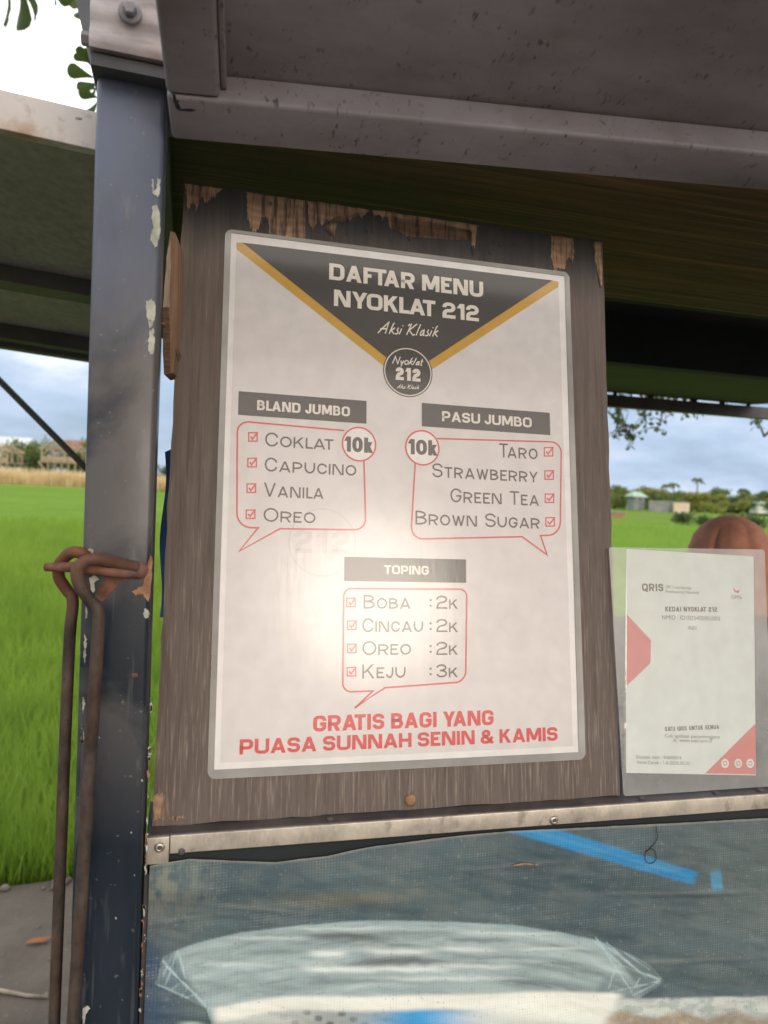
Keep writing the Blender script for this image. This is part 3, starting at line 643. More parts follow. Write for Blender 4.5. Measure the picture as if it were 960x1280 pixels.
g0, g1, g2 = at(114, 60, .545), at(124, 64, .545), at(124, 152, .545)
MB().prism([(g0[0], g0[2]), (g1[0] + .004, g1[2]), (g2[0] + .004, g2[2])], .54, .552).build('gusset', M_DARKMETAL, cart)
# paint losses on the post
def patch(name, pts, Y, mat, par, th=.0004, jag=.5, sub=5):
    q = [at(x, y, Y) for x, y in pts]; out = []
    for i in range(len(q)):
        a_, b_ = q[i], q[(i + 1) % len(q)]
        for s in range(sub): out.append((a_ * (1 - s / sub) + b_ * s / sub) + rng.normal(size=3) * [1, 0, 1] * .0006 * jag)
    return MB().prism([(v[0], v[2]) for v in out], Y - th, Y - .00003).build(name, mat, par)
YF = YP
for pts in ([(196.5, 222), (200, 224), (200.5, 240), (197, 246), (191.5, 243), (190.5, 238), (195.5, 237)], [(190, 224), (192, 224), (192.3, 236.5), (190, 237)], [(191, 258), (196, 256), (200, 266), (201, 292), (197, 308), (193, 309), (188, 300), (188, 292), (192, 285), (190, 270)],
            [(183, 377), (190, 374), (194, 380), (194, 396), (190, 408), (187, 410), (183, 392)], [(187, 413), (192, 410), (194, 425), (192, 442), (188, 444), (185, 434)]): patch('paint_loss', pts, YF, M_CHIP, cart)
patch('paint_loss', [(108, 690), (114, 684), (117, 690), (114, 698), (109, 698)], YF, M_CHIP, cart)
patch('paint_loss', [(112, 722), (118, 718), (124, 724), (118, 728), (119, 738), (114, 742)], YF, M_CHIP, cart)
patch('rust_patch', [(183, 712), (187, 693), (191, 698), (190, 722), (186, 752), (182, 748), (178, 742), (170, 744), (165, 740), (174, 735), (180, 730)], YF, M_RUSTSTAIN, cart, .0005)
patch('rust_patch', [(138, 712), (160, 700), (178, 706), (178, 722), (150, 728), (128, 752), (118, 748), (124, 735)], YF, M_RUST, cart, .0004)
patch('paint_loss', [(181, 760), (186, 764), (187, 771), (181, 773), (179, 767)], YF, M_CHIP, cart, .0005)
patch('rust_patch', [(164, 842), (171, 841), (173, 845), (167, 847)], YF, M_RUST, cart, .0003, .3)
patch('paint_loss', [(104, 1260), (109, 1257), (112, 1258), (110, 1264), (107, 1268), (106, 1279), (103, 1279)], YF, M_CHIP, cart)
for _ in range(11):
    x, y = rng.uniform(176, 184) if rng.random() < .6 else rng.uniform(118, 170), rng.uniform(900, 1275); s = rng.uniform(.6, 2.2)
    patch('paint_fleck', [(x, y), (x + s, y - s * .4), (x + s * 1.1, y + s), (x + .2, y + s * 1.3)], YF, M_CHIP, cart, .0003, .2, 2)
for _ in range(26):
    y = rng.uniform(870, 1278); xe = 190.5 - (y - 860) * .036; h_ = rng.uniform(3, 14); w_ = rng.uniform(1.2, 3)
    patch('paint_loss', [(xe - w_, y), (xe, y - 2), (xe + .6, y + h_ * .6), (xe - w_ * .4, y + h_)], YF, M_CHIP if rng.random() < .55 else M_RUSTSTAIN, cart, .0003, .5, 3)
for y0 in (748, 790, 806, 868, 905):
    patch('paint_loss', [(108.5 - (y0 - 700) * .03, y0), (110 - (y0 - 700) * .03, y0 + 6), (111 - (y0 - 700) * .03, y0 + 14), (109 - (y0 - 700) * .03, y0 + 26), (107.8 - (y0 - 700) * .03, y0 + 12)], YF, M_CHIP, cart, .0003, .5)
# rusty staple welded to the post
ys = .519
st = [at(176, 714, .531), at(160, 716, .524), at(140, 714, ys), at(118, 712, ys), at(96, 709, ys + .004), at(76, 709, ys + .01), at(57, 709, ys + .014)]
MB().tube(st, [.004, .004, .0038, .0036, .0034, .0032, .0026], 12).build('staple', M_RUST, cart, smooth=True)
wp = at(173, 713, .5275); MB().lathe([(.0008, -.0062), (.0045, -.004), (.0062, -.001), (.0066, .002)], (wp[0], .530, wp[2]), 14, 'y').build('weld', M_RUST, cart, smooth=True)
# ledge
LZ1, LZ0, LY = 1.2, 1.1865, .5405
MB().box(-.0005, 1.85, LY, LY + .0025, LZ0, LZ1 - .0006).build('ledge', M_ALU, cart, bevel=.0006)
MB().box(-.0165, 1.85, LY + .0027, .60, LZ1 - .004, LZ1 - .0002).build('ledge_top', M_ALUTOP, cart)
MB().box(-.0164, -.001, LY - .0012, LY + .0022, LZ1 - .0195, LZ1 - .0006).build('ledge_end_plate', M_ALU, cart, bevel=.0005)
def rivet(px, py, Y, r=.0036):
    p = at(px, py, Y); MB().lathe([(r, 0), (r, -.0007), (r * .75, -.0016), (r * .35, -.002), (r * .34, -.0012)], (p[0], Y, p[2]), 18, 'y').build('rivet', M_RIVET, cart, smooth=True)
    MB().lathe([(r * .33, 0), (r * .33, -.0022), (r * .2, -.0024)], (p[0], Y, p[2]), 10, 'y').build('rivet_pin', M_DARKMETAL, cart)
rivet(199.5, 1059, LY - .0012); rivet(692, 1025, LY)
p = at(227, 1064, LY); MB().lathe([(.0022, 0), (.0024, -.0006), (.001, -.001)], (p[0], LY - .0001, p[2]), 12, 'y').build('rivet_pin', M_DARKMETAL, cart)
MB().box(-.015, 1.85, .5435, .556, 1.172, LZ0 - .001).build('ledge_rail', M_BLACK, cart)
for px in (800, 893, 948, 413):
    p = at(px, 985 + (960 - px) * .03, .55); MB().lathe([(.0028, 0), (.003, .001), (.0015, .0022)], (p[0], .548, LZ1 - .0002), 8).build('screw_head', M_DARKMETAL, cart)
MB().box(-.0168, -.0135, .5435, .556, .3, LZ1 - .021).build('corner_angle', M_RAIL, cart)
MB().box(-.012, 1.85, .556, 1.46, .30, 1.165).build('cart_body', M_PANEL, cart)
MB().box(-.010, 1.85, .605, 1.50, 1.168, 1.186).build('counter_top', M_ALUTOP, cart)
for x in (.35, 1.5):
    for y in (.62, 1.4):
        wv = MB().lathe([(.05, -.02), (.15, -.024), (.16, -.012), (.16, .012), (.15, .024), (.05, .02)], (x, y, .16), 24, 'y').build('wheel', M_BLACK, cart, smooth=True)
        MB().lathe([(.045, -.028), (.045, .028)], (x, y, .16), 14, 'y').build('hub', M_RIVET, wv)
        MB().box(x - .02, x + .02, y + .03, y + .06, .12, .31).build('axle_bracket', M_DARKMETAL, cart)
# roof and soffit
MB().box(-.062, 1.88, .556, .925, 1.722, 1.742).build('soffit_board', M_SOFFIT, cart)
MB().box(-.062, 1.88, .942, 1.50, 1.86, 1.875).build('roof_underside', M_BLACK, cart)
MB().box(-.12, 1.95, .50, 1.56, 1.91, 1.925).build('roof_sheet', M_GREYROOF, cart)
MB().box(-.062, 1.88, .926, .940, 1.722, 1.909).build('fascia_board', M_BLACK, cart)
MB().box(-.051, 1.849, 1.50, 1.54, 1.752, 1.909).build('rear_beam', M_BLACK, cart)
MB().box(-.060, -.022, .594, 1.459, 1.705, 1.745).build('side_rail', M_DARKMETAL, cart)
# front awning flap, hinged at its lower edge, rising towards the viewer
P1 = at(215, 175, YP); e = np.array((1, -.083, .0365)); e /= np.linalg.norm(e); th = R(20)
d = np.array((-.083, -math.cos(th), math.sin(th))); d -= e * (d @ e); d /= np.linalg.norm(d); nn = np.cross(d, e)
if nn[2] < 0: nn = -nn                      # nn points up
FW, FD, TW, TH = 1.86, .50, .036, .022
def fbox(name, a0, a1, b0, b1, c0, c1, mat, bev=0): return MB().obox(P1, e, d, nn, a0, a1, b0, b1, c0, c1).build(name, mat, cart, bevel=bev)
fbox('awning_sheet', .004, FW - .004, .004, FD - .004, TH + .0005, TH + .0035, M_FLAP)
fbox('awning_frame', 0, FW, 0, TW, 0, TH, M_FLAP, .003)
fbox('awning_frame', 0, TW * .9, TW + .0003, FD - TW, .001, TH, M_FLAP, .003); fbox('awning_frame', FW - TW, FW, TW + .0003, FD - TW, .001, TH, M_FLAP, .003)
fbox('awning_frame', 0, FW, FD - TW + .0003, FD, 0, TH, M_FLAP, .003)
fbox('awning_lip', TW * .9 + .0003, TW * .9 + .004, TW + .001, FD - TW, .008, TH, M_FLAP, .0008)
fbox('awning_frame', FW / 2, FW / 2 + TW, TW + .0003, FD - TW, .001, TH, M_FLAP, .003)
def fplane(px, py, c):                       # photo pixel -> flap underside coordinates
    dr = ray(px, py); o = P1 + nn * c; t_ = ((o - CAMP) @ nn) / (dr @ nn); q = CAMP + dr * t_ - P1; return q @ e, q @ d
for pts in ([(215, 117), (219, 118), (221, 126), (224, 125), (222, 131), (218, 130)], [(218, 131), (224, 130), (226, 136), (221, 137)], [(222, 137), (232, 136), (240, 136), (246, 138), (238, 139.5), (224, 138.5)]):
    q = [fplane(x, y, -.0002) for x, y in pts]; mb = MB(); mb.add([P1 + e * a_ + d * b_ - nn * .0002 for a_, b_ in q], [tuple(range(len(q)))]); mb.build('paint_drip', M_INK, cart)
# left side flap: nearly level, white front frame
def sflap(name, y0, y1, z_off0, z_off1, mat, x0=-.64, x1=-.0605, bev=0):
    sl = -.075                               # rises outward
    f_ = lambda x, zo: 1.690 + (x + .109) * sl + zo
    return MB().hexa([(x0, y0, f_(x0, z_off0)), (x1, y0, f_(x1, z_off0)), (x1, y1, f_(x1, z_off0)), (x0, y1, f_(x0, z_off0)),
                      (x0, y0, f_(x0, z_off1)), (x1, y0, f_(x1, z_off1)), (x1, y1, f_(x1, z_off1)), (x0, y1, f_(x0, z_off1))]).build(name, mat, cart, bevel=bev)
sflap('side_flap_frame', .600, .612, .0, .0275, M_WHITE, bev=.001)
sflap('side_flap_sheet', .6125, 1.56, .004, .008, M_GREEN)
sflap('side_flap_rib', 1.03, 1.085, -.016, .0035, M_DARKMETAL)
sflap('side_flap_frame', 1.48, 1.535, -.022, .0035, M_DARKMETAL); sflap('side_flap_frame', 1.536, 1.575, -.030, .008, M_DARKMETAL)
sflap('side_flap_frame', .6125, 1.4795, -.02, .0035, M_DARKMETAL, -.64, -.60)
p = at(100, 149, .606); bolt((p[0], .606, p[2] - .003), .0038, 'z', .006, cart)
MB().tube([(-.094, 1.575, 1.37), (-.43, 1.575, 1.703)], .0062, 8).build('prop_rod', M_DARKMETAL, cart, smooth=True)
# rear flap and rail
MB().hexa([(-.05, 1.545, 1.756), (1.88, 1.545, 1.756), (1.88, 2.22, 1.797), (-.05, 2.22, 1.797), (-.05, 1.545, 1.766), (1.88, 1.545, 1.766), (1.88, 2.22, 1.807), (-.05, 2.22, 1.807)]).build('rear_flap', M_TARP, cart)
MB().hexa([(-.05, 2.20, 1.745), (2.1, 2.20, 1.752), (2.1, 2.235, 1.752), (-.05, 2.235, 1.745), (-.05, 2.20, 1.783), (2.1, 2.20, 1.790), (2.1, 2.235, 1.790), (-.05, 2.235, 1.783)]).build('rear_rail', M_RAIL, cart)
for px, wd in ((768, .006), (812, .014), (866, .016), (902, .012), (935, .006)):
    p = at(px, 495, 2.215); MB().box(p[0] - wd / 2, p[0] + wd / 2, 2.203, 2.218, 1.775, 1.802).build('rail_bracket', M_BLACK, cart)

# hooked rods hanging from the staple
def rodthing(label, pts, r, extra=None):
    base = np.array(pts[0]); t_ = thing('hook_rod', label, 'hook rod', base, group='rusty hook rods hanging by the post')
    MB().tube([np.array(q) for q in pts], r, 14).build('rod', M_ROD, t_, smooth=True); return t_
def spline(pts, n=8):
    P = [np.array(q, float) for q in pts]; P = [2 * P[0] - P[1]] + P + [2 * P[-1] - P[-2]]; out = []
    for i in range(1, len(P) - 2):
        for s in range(n):
            t_ = s / n; out.append(.5 * ((2 * P[i]) + (-P[i - 1] + P[i + 1]) * t_ + (2 * P[i - 1] - 5 * P[i] + 4 * P[i + 1] - P[i + 2]) * t_ ** 2 + (-P[i - 1] + 3 * P[i] - 3 * P[i + 1] + P[i + 2]) * t_ ** 3))
    return out + [P[-2]]
yA, yC = .545, .512
tA = rodthing('thinner dark rusty rod with an eye looped over the staple left of the post',
    [at(64, 1480, yA)] + spline([at(67, 1300, yA), at(80, 960, yA), at(87, 800, yA), at(91, 752, yA), at(84, 738, yA + .002), at(74, 722, yA), at(75, 705, yA - .004), at(87, 692, yA - .012), at(100, 691, yA - .020), at(110, 699, yA - .012), at(108, 716, yA - .002), at(100, 738, yA + .006)]), .0039)
tC = rodthing('thicker brown rod hooked over the staple in front of the post',
    [at(84, 1480, yC)] + spline([at(90, 1300, yC), at(112, 960, yC), at(122, 800, yC), at(123, 768, yC), at(112, 750, yC - .001), at(99, 730, yC - .002), at(97, 712, yC - .002), at(106, 702, yC - .001), at(122, 699, yC + .001), at(140, 703, yC + .006), at(158, 707, yC + .011), at(170, 709, yC + .0145)]), .0041)

# ------------------------------------------------------------------ board, poster and card (all share the board's lean)
LEAN = math.atan2(.1694, .98555)
NB = np.array((0, -math.cos(LEAN), math.sin(LEAN))); UB = np.array((0, math.sin(LEAN), math.cos(LEAN))); PB = np.array((0, .5557, 1.2002))
def onb(px, py, off=0.):                     # photo pixel -> (x, height up the board) on the leaning board plane
    o = PB + NB * off; dr = ray(px, py); q = CAMP + dr * (((o - CAMP) @ NB) / (dr @ NB)); return q[0], (q - PB) @ UB
def lean_thing(name, label, cat, x, off):
    loc = PB + NB * off; return thing(name, label, cat, (x, loc[1], loc[2]), (-LEAN, 0, 0))
BX = .176
board = lean_thing('menu_board', 'weathered brown plywood board with a chipped top edge leaning behind the ledge', 'board', BX, 0)
def bl(px, py, off=0.): x, z = onb(px, py, off); return x - BX, z
edge = []
tl, tr = bl(230, 228), bl(753, 302)
def wob(a_, b_, n, s): return [(a_[0] + (b_[0] - a_[0]) * i / n + rng.normal() * s * (0 < i < n), a_[1] + (b_[1] - a_[1]) * i / n + rng.normal() * s * (0 < i < n)) for i in range(n)]
c4 = [bl(190, 1027), bl(775, 995), tr, tl]
c4[0] = (c4[0][0], 0); c4[1] = (c4[1][0], 0)
poly = wob(c4[0], c4[1], 30, .0003) + wob(c4[1], c4[2], 30, .0003) + wob(c4[2], c4[3], 60, .0006) + wob(c4[3], c4[0], 30, .0004)
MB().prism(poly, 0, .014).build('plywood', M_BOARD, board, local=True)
def bpatch(name, pts, mat, jag=1., sub=11, th=.0005):
    q = [bl(x, y) for x, y in pts]; out = []
    for i in range(len(q)):
        a_, b_ = q[i], q[(i + 1) % len(q)]
        for s in range(sub): out.append((a_[0] * (1 - s / sub) + b_[0] * s / sub + rng.normal() * .0003 * jag, a_[1] * (1 - s / sub) + b_[1] * s / sub - abs(rng.normal()) * .0026 * jag * (a_[1] < .492 and b_[1] < .492) + rng.normal() * .0003 * jag))
    MB().prism(out, -th, -.00005).build(name, mat, board, local=True)
def ltop(x): return 228 + (x - 230) * 74 / 523 + 1.5
bpatch('bare_patch', [(309, ltop(309)), (384, ltop(384)), (382, 262), (382, 297), (360, 295), (337, 293), (336, 268), (328, 270), (322, 286), (316, 289), (313, 280), (309, 268)], M_BARE)
bpatch('bare_patch', [(232, ltop(232)), (258, ltop(258)), (278, ltop(278)), (270, 243), (263, 242), (259, 250), (251, 245), (247, 256), (240, 250), (234, 260)], M_BARE)
bpatch('bare_patch', [(385, ltop(385)), (462, ltop(462)), (455, 269), (446, 266), (437, 272), (434, 270), (428, 272), (422, 270), (418, 296), (413, 297), (412, 275), (402, 280), (398, 272), (392, 284), (386, 280)], M_BARE)
bpatch('bare_patch', [(465, ltop(465)), (600, ltop(600)), (596, 284), (594, 305), (589, 306), (590, 288), (560, 282), (530, 275), (512, 275), (508, 290), (505, 274), (490, 270), (488, 284), (485, 270), (466, 267)], M_BARE)
bpatch('bare_patch', [(689, ltop(689)), (716, ltop(716)), (717, 312), (715, 330), (713, 318), (708, 322), (706, 336), (692, 334), (689, 322)], M_BARE)
bpatch('bare_patch', [(742, ltop(742)), (752.5, ltop(752)), (753, 330), (752, 356), (748, 352), (746, 332), (743, 325)], M_BARE)
bpatch('bare_patch', [(192, 990), (206, 988), (205, 1022), (192, 1024)], M_BARE, .6)
bpatch('bare_patch', [(207, 1022), (230, 1017), (232, 1021), (208, 1024)], M_BARE, .4)
for _ in range(16):
    x = rng.uniform(386, 640); y = ltop(x) + rng.uniform(12, 34); h_ = rng.uniform(4, 12); bpatch('paint_streak', [(x, y), (x + 3, y), (x + 2.5, y + h_), (x + .6, y + h_ * .9)], pm('dark_paint_streak', rgb(38, 42, 50), rgb(56, 60, 66), 60, .6) if _ == 0 else bpy.data.materials['dark_paint_streak'], .2, 2, .0006)
x, z = bl(513, 1000); MB().lathe([(.0046, 0), (.0046, -.001), (.003, -.0022), (.0006, -.0018)], (x, 0, z), 14, 'y').build('screw', M_RUSTSTAIN, board, local=True, smooth=True)
x, z = bl(338, 255); MB().lathe([(.0018, 0), (.0018, -.0007)], (x, 0, z), 10, 'y').build('nail_head', M_DARKMETAL, board, local=True)

# splintered wedge between the post and the board
wl = thing('wooden_wedge', 'splintered brown wooden wedge jammed between the steel post and the board', 'wedge', at(210, 466, .592))
q = [at(x, y, .592) for x, y in ((213, 289), (219, 291), (222, 300), (222, 380), (220, 440), (216.5, 466), (205, 468), (203.5, 440), (203.5, 385), (208, 320))]
mb = MB(); fr = [(v[0], .592, v[2]) for v in q]; bk = [(v[0] + .004, .625, v[2]) for v in q]
mb.add(fr + bk, [tuple(range(10)), tuple(range(19, 9, -1))] + [(i, i + 10, (i + 1) % 10 + 10, (i + 1) % 10) for i in range(10)]); mb.build('wedge_body', M_WEDGE, wl)
patch('end_grain', [(203.6, 385), (211.5, 385), (212, 420), (212.5, 466), (205.2, 467), (203.6, 440)], .592, M_ENDGRAIN, wl, .0008, .4)
patch('pale_split', [(208.5, 320), (213, 300), (214, 322), (211.5, 384), (204.2, 384)], .592, pm('pale_split_wood', rgb(150, 132, 118), rgb(186, 170, 154), 40, .9, stretch=(4, 4, .6)), wl, .0006, .4)
MB().tube([at(204, 405, .59), at(196, 402, .578), at(187, 400, .524)], [.0012, .0009, .0003], 5).build('splinter', M_BARE, wl)
MB().tube([at(221, 436, .592), at(224, 446, .59), at(223, 452, .586)], [.0012, .0016, .0005], 5).build('splinter', M_BARE, wl)

# ---- stroke lettering
def fillet(pts, n=7):
    """pts: (x, y) or (x, y, r); rounded polyline"""
    out = []; N_ = len(pts)
    closed = N_ > 2 and abs(pts[0][0] - pts[-1][0]) < 1e-6 and abs(pts[0][1] - pts[-1][1]) < 1e-6
    P = pts[:-1] if closed else pts; n_ = len(P)
    for i, p in enumerate(P):
        r = p[2] if len(p) > 2 else 0; v = np.array(p[:2], float)
        if r <= 0 or (not closed and i in (0, n_ - 1)): out.append(v); continue
        a_, b_ = np.array(P[i - 1][:2], float), np.array(P[(i + 1) % n_][:2], float)
        da, db = a_ - v, b_ - v; la, lb = np.linalg.norm(da), np.linalg.norm(db); da /= la; db /= lb
        ra = la * (.5 if len(P[i - 1]) > 2 and P[i - 1][2] > 0 else 1); rb = lb * (.5 if len(P[(i + 1) % n_]) > 2 and P[(i + 1) % n_][2] > 0 else 1)
        ka, kb = min(r, ra * .999), min(r, rb * .999); A, B = v + da * ka, v + db * kb
        for k_ in range(n + 1):
            t_ = k_ / n * math.pi / 2; out.append(v + (A - v) * (1 - math.sin(t_)) + (B - v) * (1 - math.cos(t_)))
    if closed: out.append(out[0].copy())
    return out, closed
def strip(mb, pts, closed, t, z0, xf):
    P = [np.array(p, float) for p in pts]
    Q = [P[0]]
    for p in P[1:]:
        if np.linalg.norm(p - Q[-1]) > 1e-5: Q.append(p)
    if closed: Q = Q[:-1] if np.linalg.norm(Q[0] - Q[-1]) < 1e-5 else Q
    n = len(Q); vs = []
    for i, p in enumerate(Q):
        a_ = Q[i - 1] if (closed or i > 0) else None; b_ = Q[(i + 1) % n] if (closed or i < n - 1) else None
        d1 = (p - a_) / np.linalg.norm(p - a_) if a_ is not None else None; d2 = (b_ - p) / np.linalg.norm(b_ - p) if b_ is not None else None
        if d1 is None: d1 = d2
        if d2 is None: d2 = d1
        n1, n2 = np.array((-d1[1], d1[0])), np.array((-d2[1], d2[0])); mvec = n1 + n2; L_ = np.linalg.norm(mvec)
        if L_ < .25: off = n1 * t / 2
        else: mvec /= L_; off = mvec * t / 2 / max(.38, mvec @ n1)
        vs += [p + off, p - off]
    m_ = n if closed else n - 1
    mb.add([xf(v[0], v[1], z0) for v in vs], [(2 * i, 2 * i + 1, 2 * ((i + 1) % n) + 1, 2 * ((i + 1) % n)) for i in range(m_)])
r_ = 'r'
GL = {                                       # skeletons; ('d', p, q) is a straight diagonal cut level at both ends
 'A': (1.12, [('d', (0, 0), (.5, 1)), ('d', (1, 0), (.5, 1)), [(.16, .24), (.84, .24)]]), 'B': (.95, [[(0, .53), (.9, .53, r_), (.9, 1, r_), (0, 1), (0, 0), (1, 0, r_), (1, .53, r_), (.3, .53)]]),
 'C': (.95, [[(1, .68), (1, 1, r_), (0, 1, r_), (0, 0, r_), (1, 0, r_), (1, .32)]]), 'D': (1.08, [[(0, 0), (0, 1), (1, 1, r_), (1, 0, r_), (0, 0)]]),
 'E': (.72, [[(1, 1), (0, 1), (0, 0), (1, 0)], [(0, .52), (.92, .52)]]), 'F': (.66, [[(1, 1), (0, 1), (0, 0)], [(0, .5), (.9, .5)]]),
 'G': (1.0, [[(1, .70), (1, 1, r_), (0, 1, r_), (0, 0, r_), (1, 0, r_), (1, .46), (.55, .46)]]), 'H': (1.0, [[(0, 0), (0, 1)], [(1, 0), (1, 1)], [(0, .5), (1, .5)]]),
 'I': (0, [[(.5, 0), (.5, 1)]]), 'J': (.68, [[(1, 1), (1, 0, r_), (0, 0, r_), (0, .32)]]), 'K': (1.0, [[(0, 0), (0, 1)], ('d', (.12, .40), (.88, 1)), ('d', (.42, .58), (.95, 0))]),
 'L': (.62, [[(0, 1), (0, 0), (1, 0)]]), 'M': (1.4, [[(0, 0), (0, 1)], [(1, 0), (1, 1)], ('d', (.08, 1), (.5, .12)), ('d', (.92, 1), (.5, .12))]), 'N': (1.14, [[(0, 0), (0, 1)], [(1, 0), (1, 1)], ('d', (.12, 1), (.88, 0))]),
 'O': (1.1, [[(.5, 0), (0, 0, r_), (0, 1, r_), (1, 1, r_), (1, 0, r_), (.5, 0)]]), 'Q': (1.1, [[(.5, 0), (0, 0, r_), (0, 1, r_), (1, 1, r_), (1, 0, r_), (.5, 0)], ('d', (.6, .35), (1, -.12))]), 'P': (.95, [[(0, 0), (0, 1), (1, 1, r_), (1, .4, r_), (0, .4)]]),
 'R': (1.0, [[(0, 0), (0, 1), (1, 1, r_), (1, .42, r_), (0, .42)], ('d', (.52, .45), (.92, 0))]),
 'S': (.92, [[(1, .74), (1, 1, r_), (0, 1, r_), (0, .52, r_), (1, .52, r_), (1, 0, r_), (0, 0, r_), (0, .26)]]), 'T': (.84, [[(0, 1), (1, 1)], [(.5, 1), (.5, 0)]]),
 'U': (1.06, [[(0, 1), (0, 0, r_), (1, 0, r_), (1, 1)]]), 'V': (1.0, [('d', (0, 1), (.5, 0)), ('d', (1, 1), (.5, 0))]), 'W': (1.45, [('d', (0, 1), (.27, 0)), ('d', (.5, .95), (.27, 0)), ('d', (.5, .95), (.73, 0)), ('d', (1, 1), (.73, 0))]),
 'Y': (1.0, [('d', (0, 1), (.5, .40)), ('d', (1, 1), (.5, .40)), [(.5, .44), (.5, 0)]]), '0': (.9, [[(.5, 0), (0, 0, r_), (0, 1, r_), (1, 1, r_), (1, 0, r_), (.5, 0)]]), '1': (.36, [[(1, 1), (1, 0)], ('d', (0, .70), (.9, 1))]),
 '2': (.9, [[(0, .72), (0, 1, r_), (1, 1, r_), (1, .50, r_), (0, .46, r_), (0, 0), (1, 0)]]), '3': (.85, [[(0, .76), (0, 1, r_), (.95, 1, r_), (.95, .53, r_), (.3, .53)], [(.3, .53), (1, .53, r_), (1, 0, r_), (0, 0, r_), (0, .24)]]),
 '&': (1.15, [[(.95, 0), (.12, .72), (.12, 1, r_), (.68, 1, r_), (.68, .62, r_), (0, .42, r_), (0, 0, r_), (.75, 0, r_), (.98, .5)]]),
 'k': (.72, [[(0, 0), (0, 1)], ('d', (.1, .26), (.85, .72)), ('d', (.35, .44), (.95, 0))]), ':': (0, [[(.5, .12), (.5, .28)], [(.5, .60), (.5, .76)]]),
}
KERN = {'FT': .10, 'TA': .2, 'LA': .10, 'AT': .2, 'AY': .2, 'YO': .1, 'YA': .2, 'KL': .04, 'OK': .02}
def text_mesh(mb, txt, x0, x1, zb, cap, t, rad, y, small=None, gap=.16, space=.45, sx=1.0):
    """lay out glyphs (cap height 1), then stretch to x0..x1; small = height of the small capitals"""
    n_ = sum(c_ != ' ' for c_ in txt); g_ = gap * (1 if not small else .9)
    ws = sum((GL.get(c_) if c_ in GL and not (small and c_.islower()) else GL[c_.upper()])[0] * (small if small and c_.islower() else 1) for c_ in txt if c_ != ' ')
    need = (x1 - x0) / (cap * (1.0 if small else 1.18)) + sum(KERN.get(txt[q_:q_ + 2].upper(), 0) for q_ in range(len(txt) - 1)) - n_ * (t + g_) + g_ - space * txt.count(' ')
    if ws > 0: sx = max(.3, need / ws)
    runs = []; pen = 0
    for i, ch in enumerate(txt):
        if ch == ' ': pen += space; continue
        sc = 1.0
        if small and ch.islower() and not ch.isdigit(): sc = small
        if i and txt[i - 1:i + 1].upper() in ('FT', 'TA', 'LA', 'AT', 'AY', 'YO', 'YA', 'KL', 'OK'): pen -= KERN[txt[i - 1:i + 1].upper()]
        g = GL.get(ch) if ch in GL and not (small and ch.islower()) else GL[ch.upper()]
        w_ = g[0] * sc * sx; runs.append((g, pen, w_, sc)); pen += (w_ + t) + gap * (1 if not small else .9)
    tot = pen - gap * (1 if not small else .9); k = (x1 - x0) / tot
    for g, px_, w_, sc in runs:
        for j, st_ in enumerate(g[1]):
            if st_[0] == 'd':
                (ax_, ay_), (bx_, by_) = st_[1], st_[2]; ax_, bx_ = px_ + t / 2 + ax_ * w_, px_ + t / 2 + bx_ * w_; ay_, by_ = ay_ * sc, by_ * sc
                h_ = min(t / 2 * math.sqrt(1 + ((bx_ - ax_) / (by_ - ay_)) ** 2), t * .85); z_ = j * 2.5e-5
                mb.add([(x0 + q_[0] * k, y - z_, zb + q_[1] * cap) for q_ in ((ax_ - h_, ay_), (ax_ + h_, ay_), (bx_ + h_, by_), (bx_ - h_, by_))], [(0, 1, 2, 3)]); continue
            pts = []
            for p in st_:
                q = (px_ + t / 2 + p[0] * w_, t / 2 * (1) + p[1] * (sc - t))
                pts.append((*q, rad * sc) if len(p) > 2 else q)
            cl0 = pts[0][:2] == pts[-1][:2]
            if not cl0:                      # square ends reach the edge of the letter's box
                for e0, e1 in ((0, 1), (-1, -2)):
                    vx, vy = pts[e0][0] - pts[e1][0], pts[e0][1] - pts[e1][1]; ln_ = math.hypot(vx, vy)
                    if st_[e0][0 if abs(vx) > abs(vy) else 1] in (0, 1): pts[e0] = (pts[e0][0] + vx / ln_ * t / 2, pts[e0][1] + vy / ln_ * t / 2)
            f_, cl_ = fillet(pts); strip(mb, f_, cl_, t, j * 2.5e-5, lambda a_, b_, z_: (x0 + a_ * k, y - z_, zb + b_ * cap))
def text(name, par, org, txt, pl, pr, capx, mat, t=.2, rad=.3, y=-.001, small=None, fn=onb, gap=.16, space=.45, sx=1.0):
    a_, b_ = fn(*pl), fn(*pr); c_ = fn(pl[0], pl[1] - capx); mb = MB()
    text_mesh(mb, txt, a_[0] - org[0], b_[0] - org[0], (a_[1] + b_[1]) / 2 - org[1], c_[1] - a_[1], t, rad, y, small, gap, space, sx)
    return mb.build(name, mat, par, local=True, fix=False)

POX, POZ = onb(495, 966)
pof = .0010
poster = lean_thing('menu_poster', 'laminated drinks menu poster with charcoal triangle header and red speech bubbles on the board', 'poster', POX, 0)
o_ = PB + UB * POZ; poster.location = (POX, o_[1], o_[2])
ORG = (POX, POZ)
def pl(px, py): x, z = onb(px, py); return x - POX, z - POZ
def rrect(c, rad, n=6):
    out = []
    for i in range(4):
        v = np.array(c[i]); a_, b_ = np.array(c[i - 1]), np.array(c[(i + 1) % 4]); da, db = (a_ - v) / np.linalg.norm(a_ - v), (b_ - v) / np.linalg.norm(b_ - v)
        for k_ in range(n + 1): t_ = k_ / n * math.pi / 2; out.append(v + da * rad * (1 - math.sin(t_)) + db * rad * (1 - math.cos(t_)))
    return out
PAP = [(-.1487, .0035), (.1487, .0035), (.1487, .4235), (-.1487, .4235)]
ctr = [pl(267.5, 962), pl(722.5, 940), pl(705, 346), pl(289, 292)]
PAP = [(c[0], c[1]) for c in ctr]
LAMC = [pl(259, 974), pl(731.5, 949), pl(711, 341), pl(281.5, 286.5)]
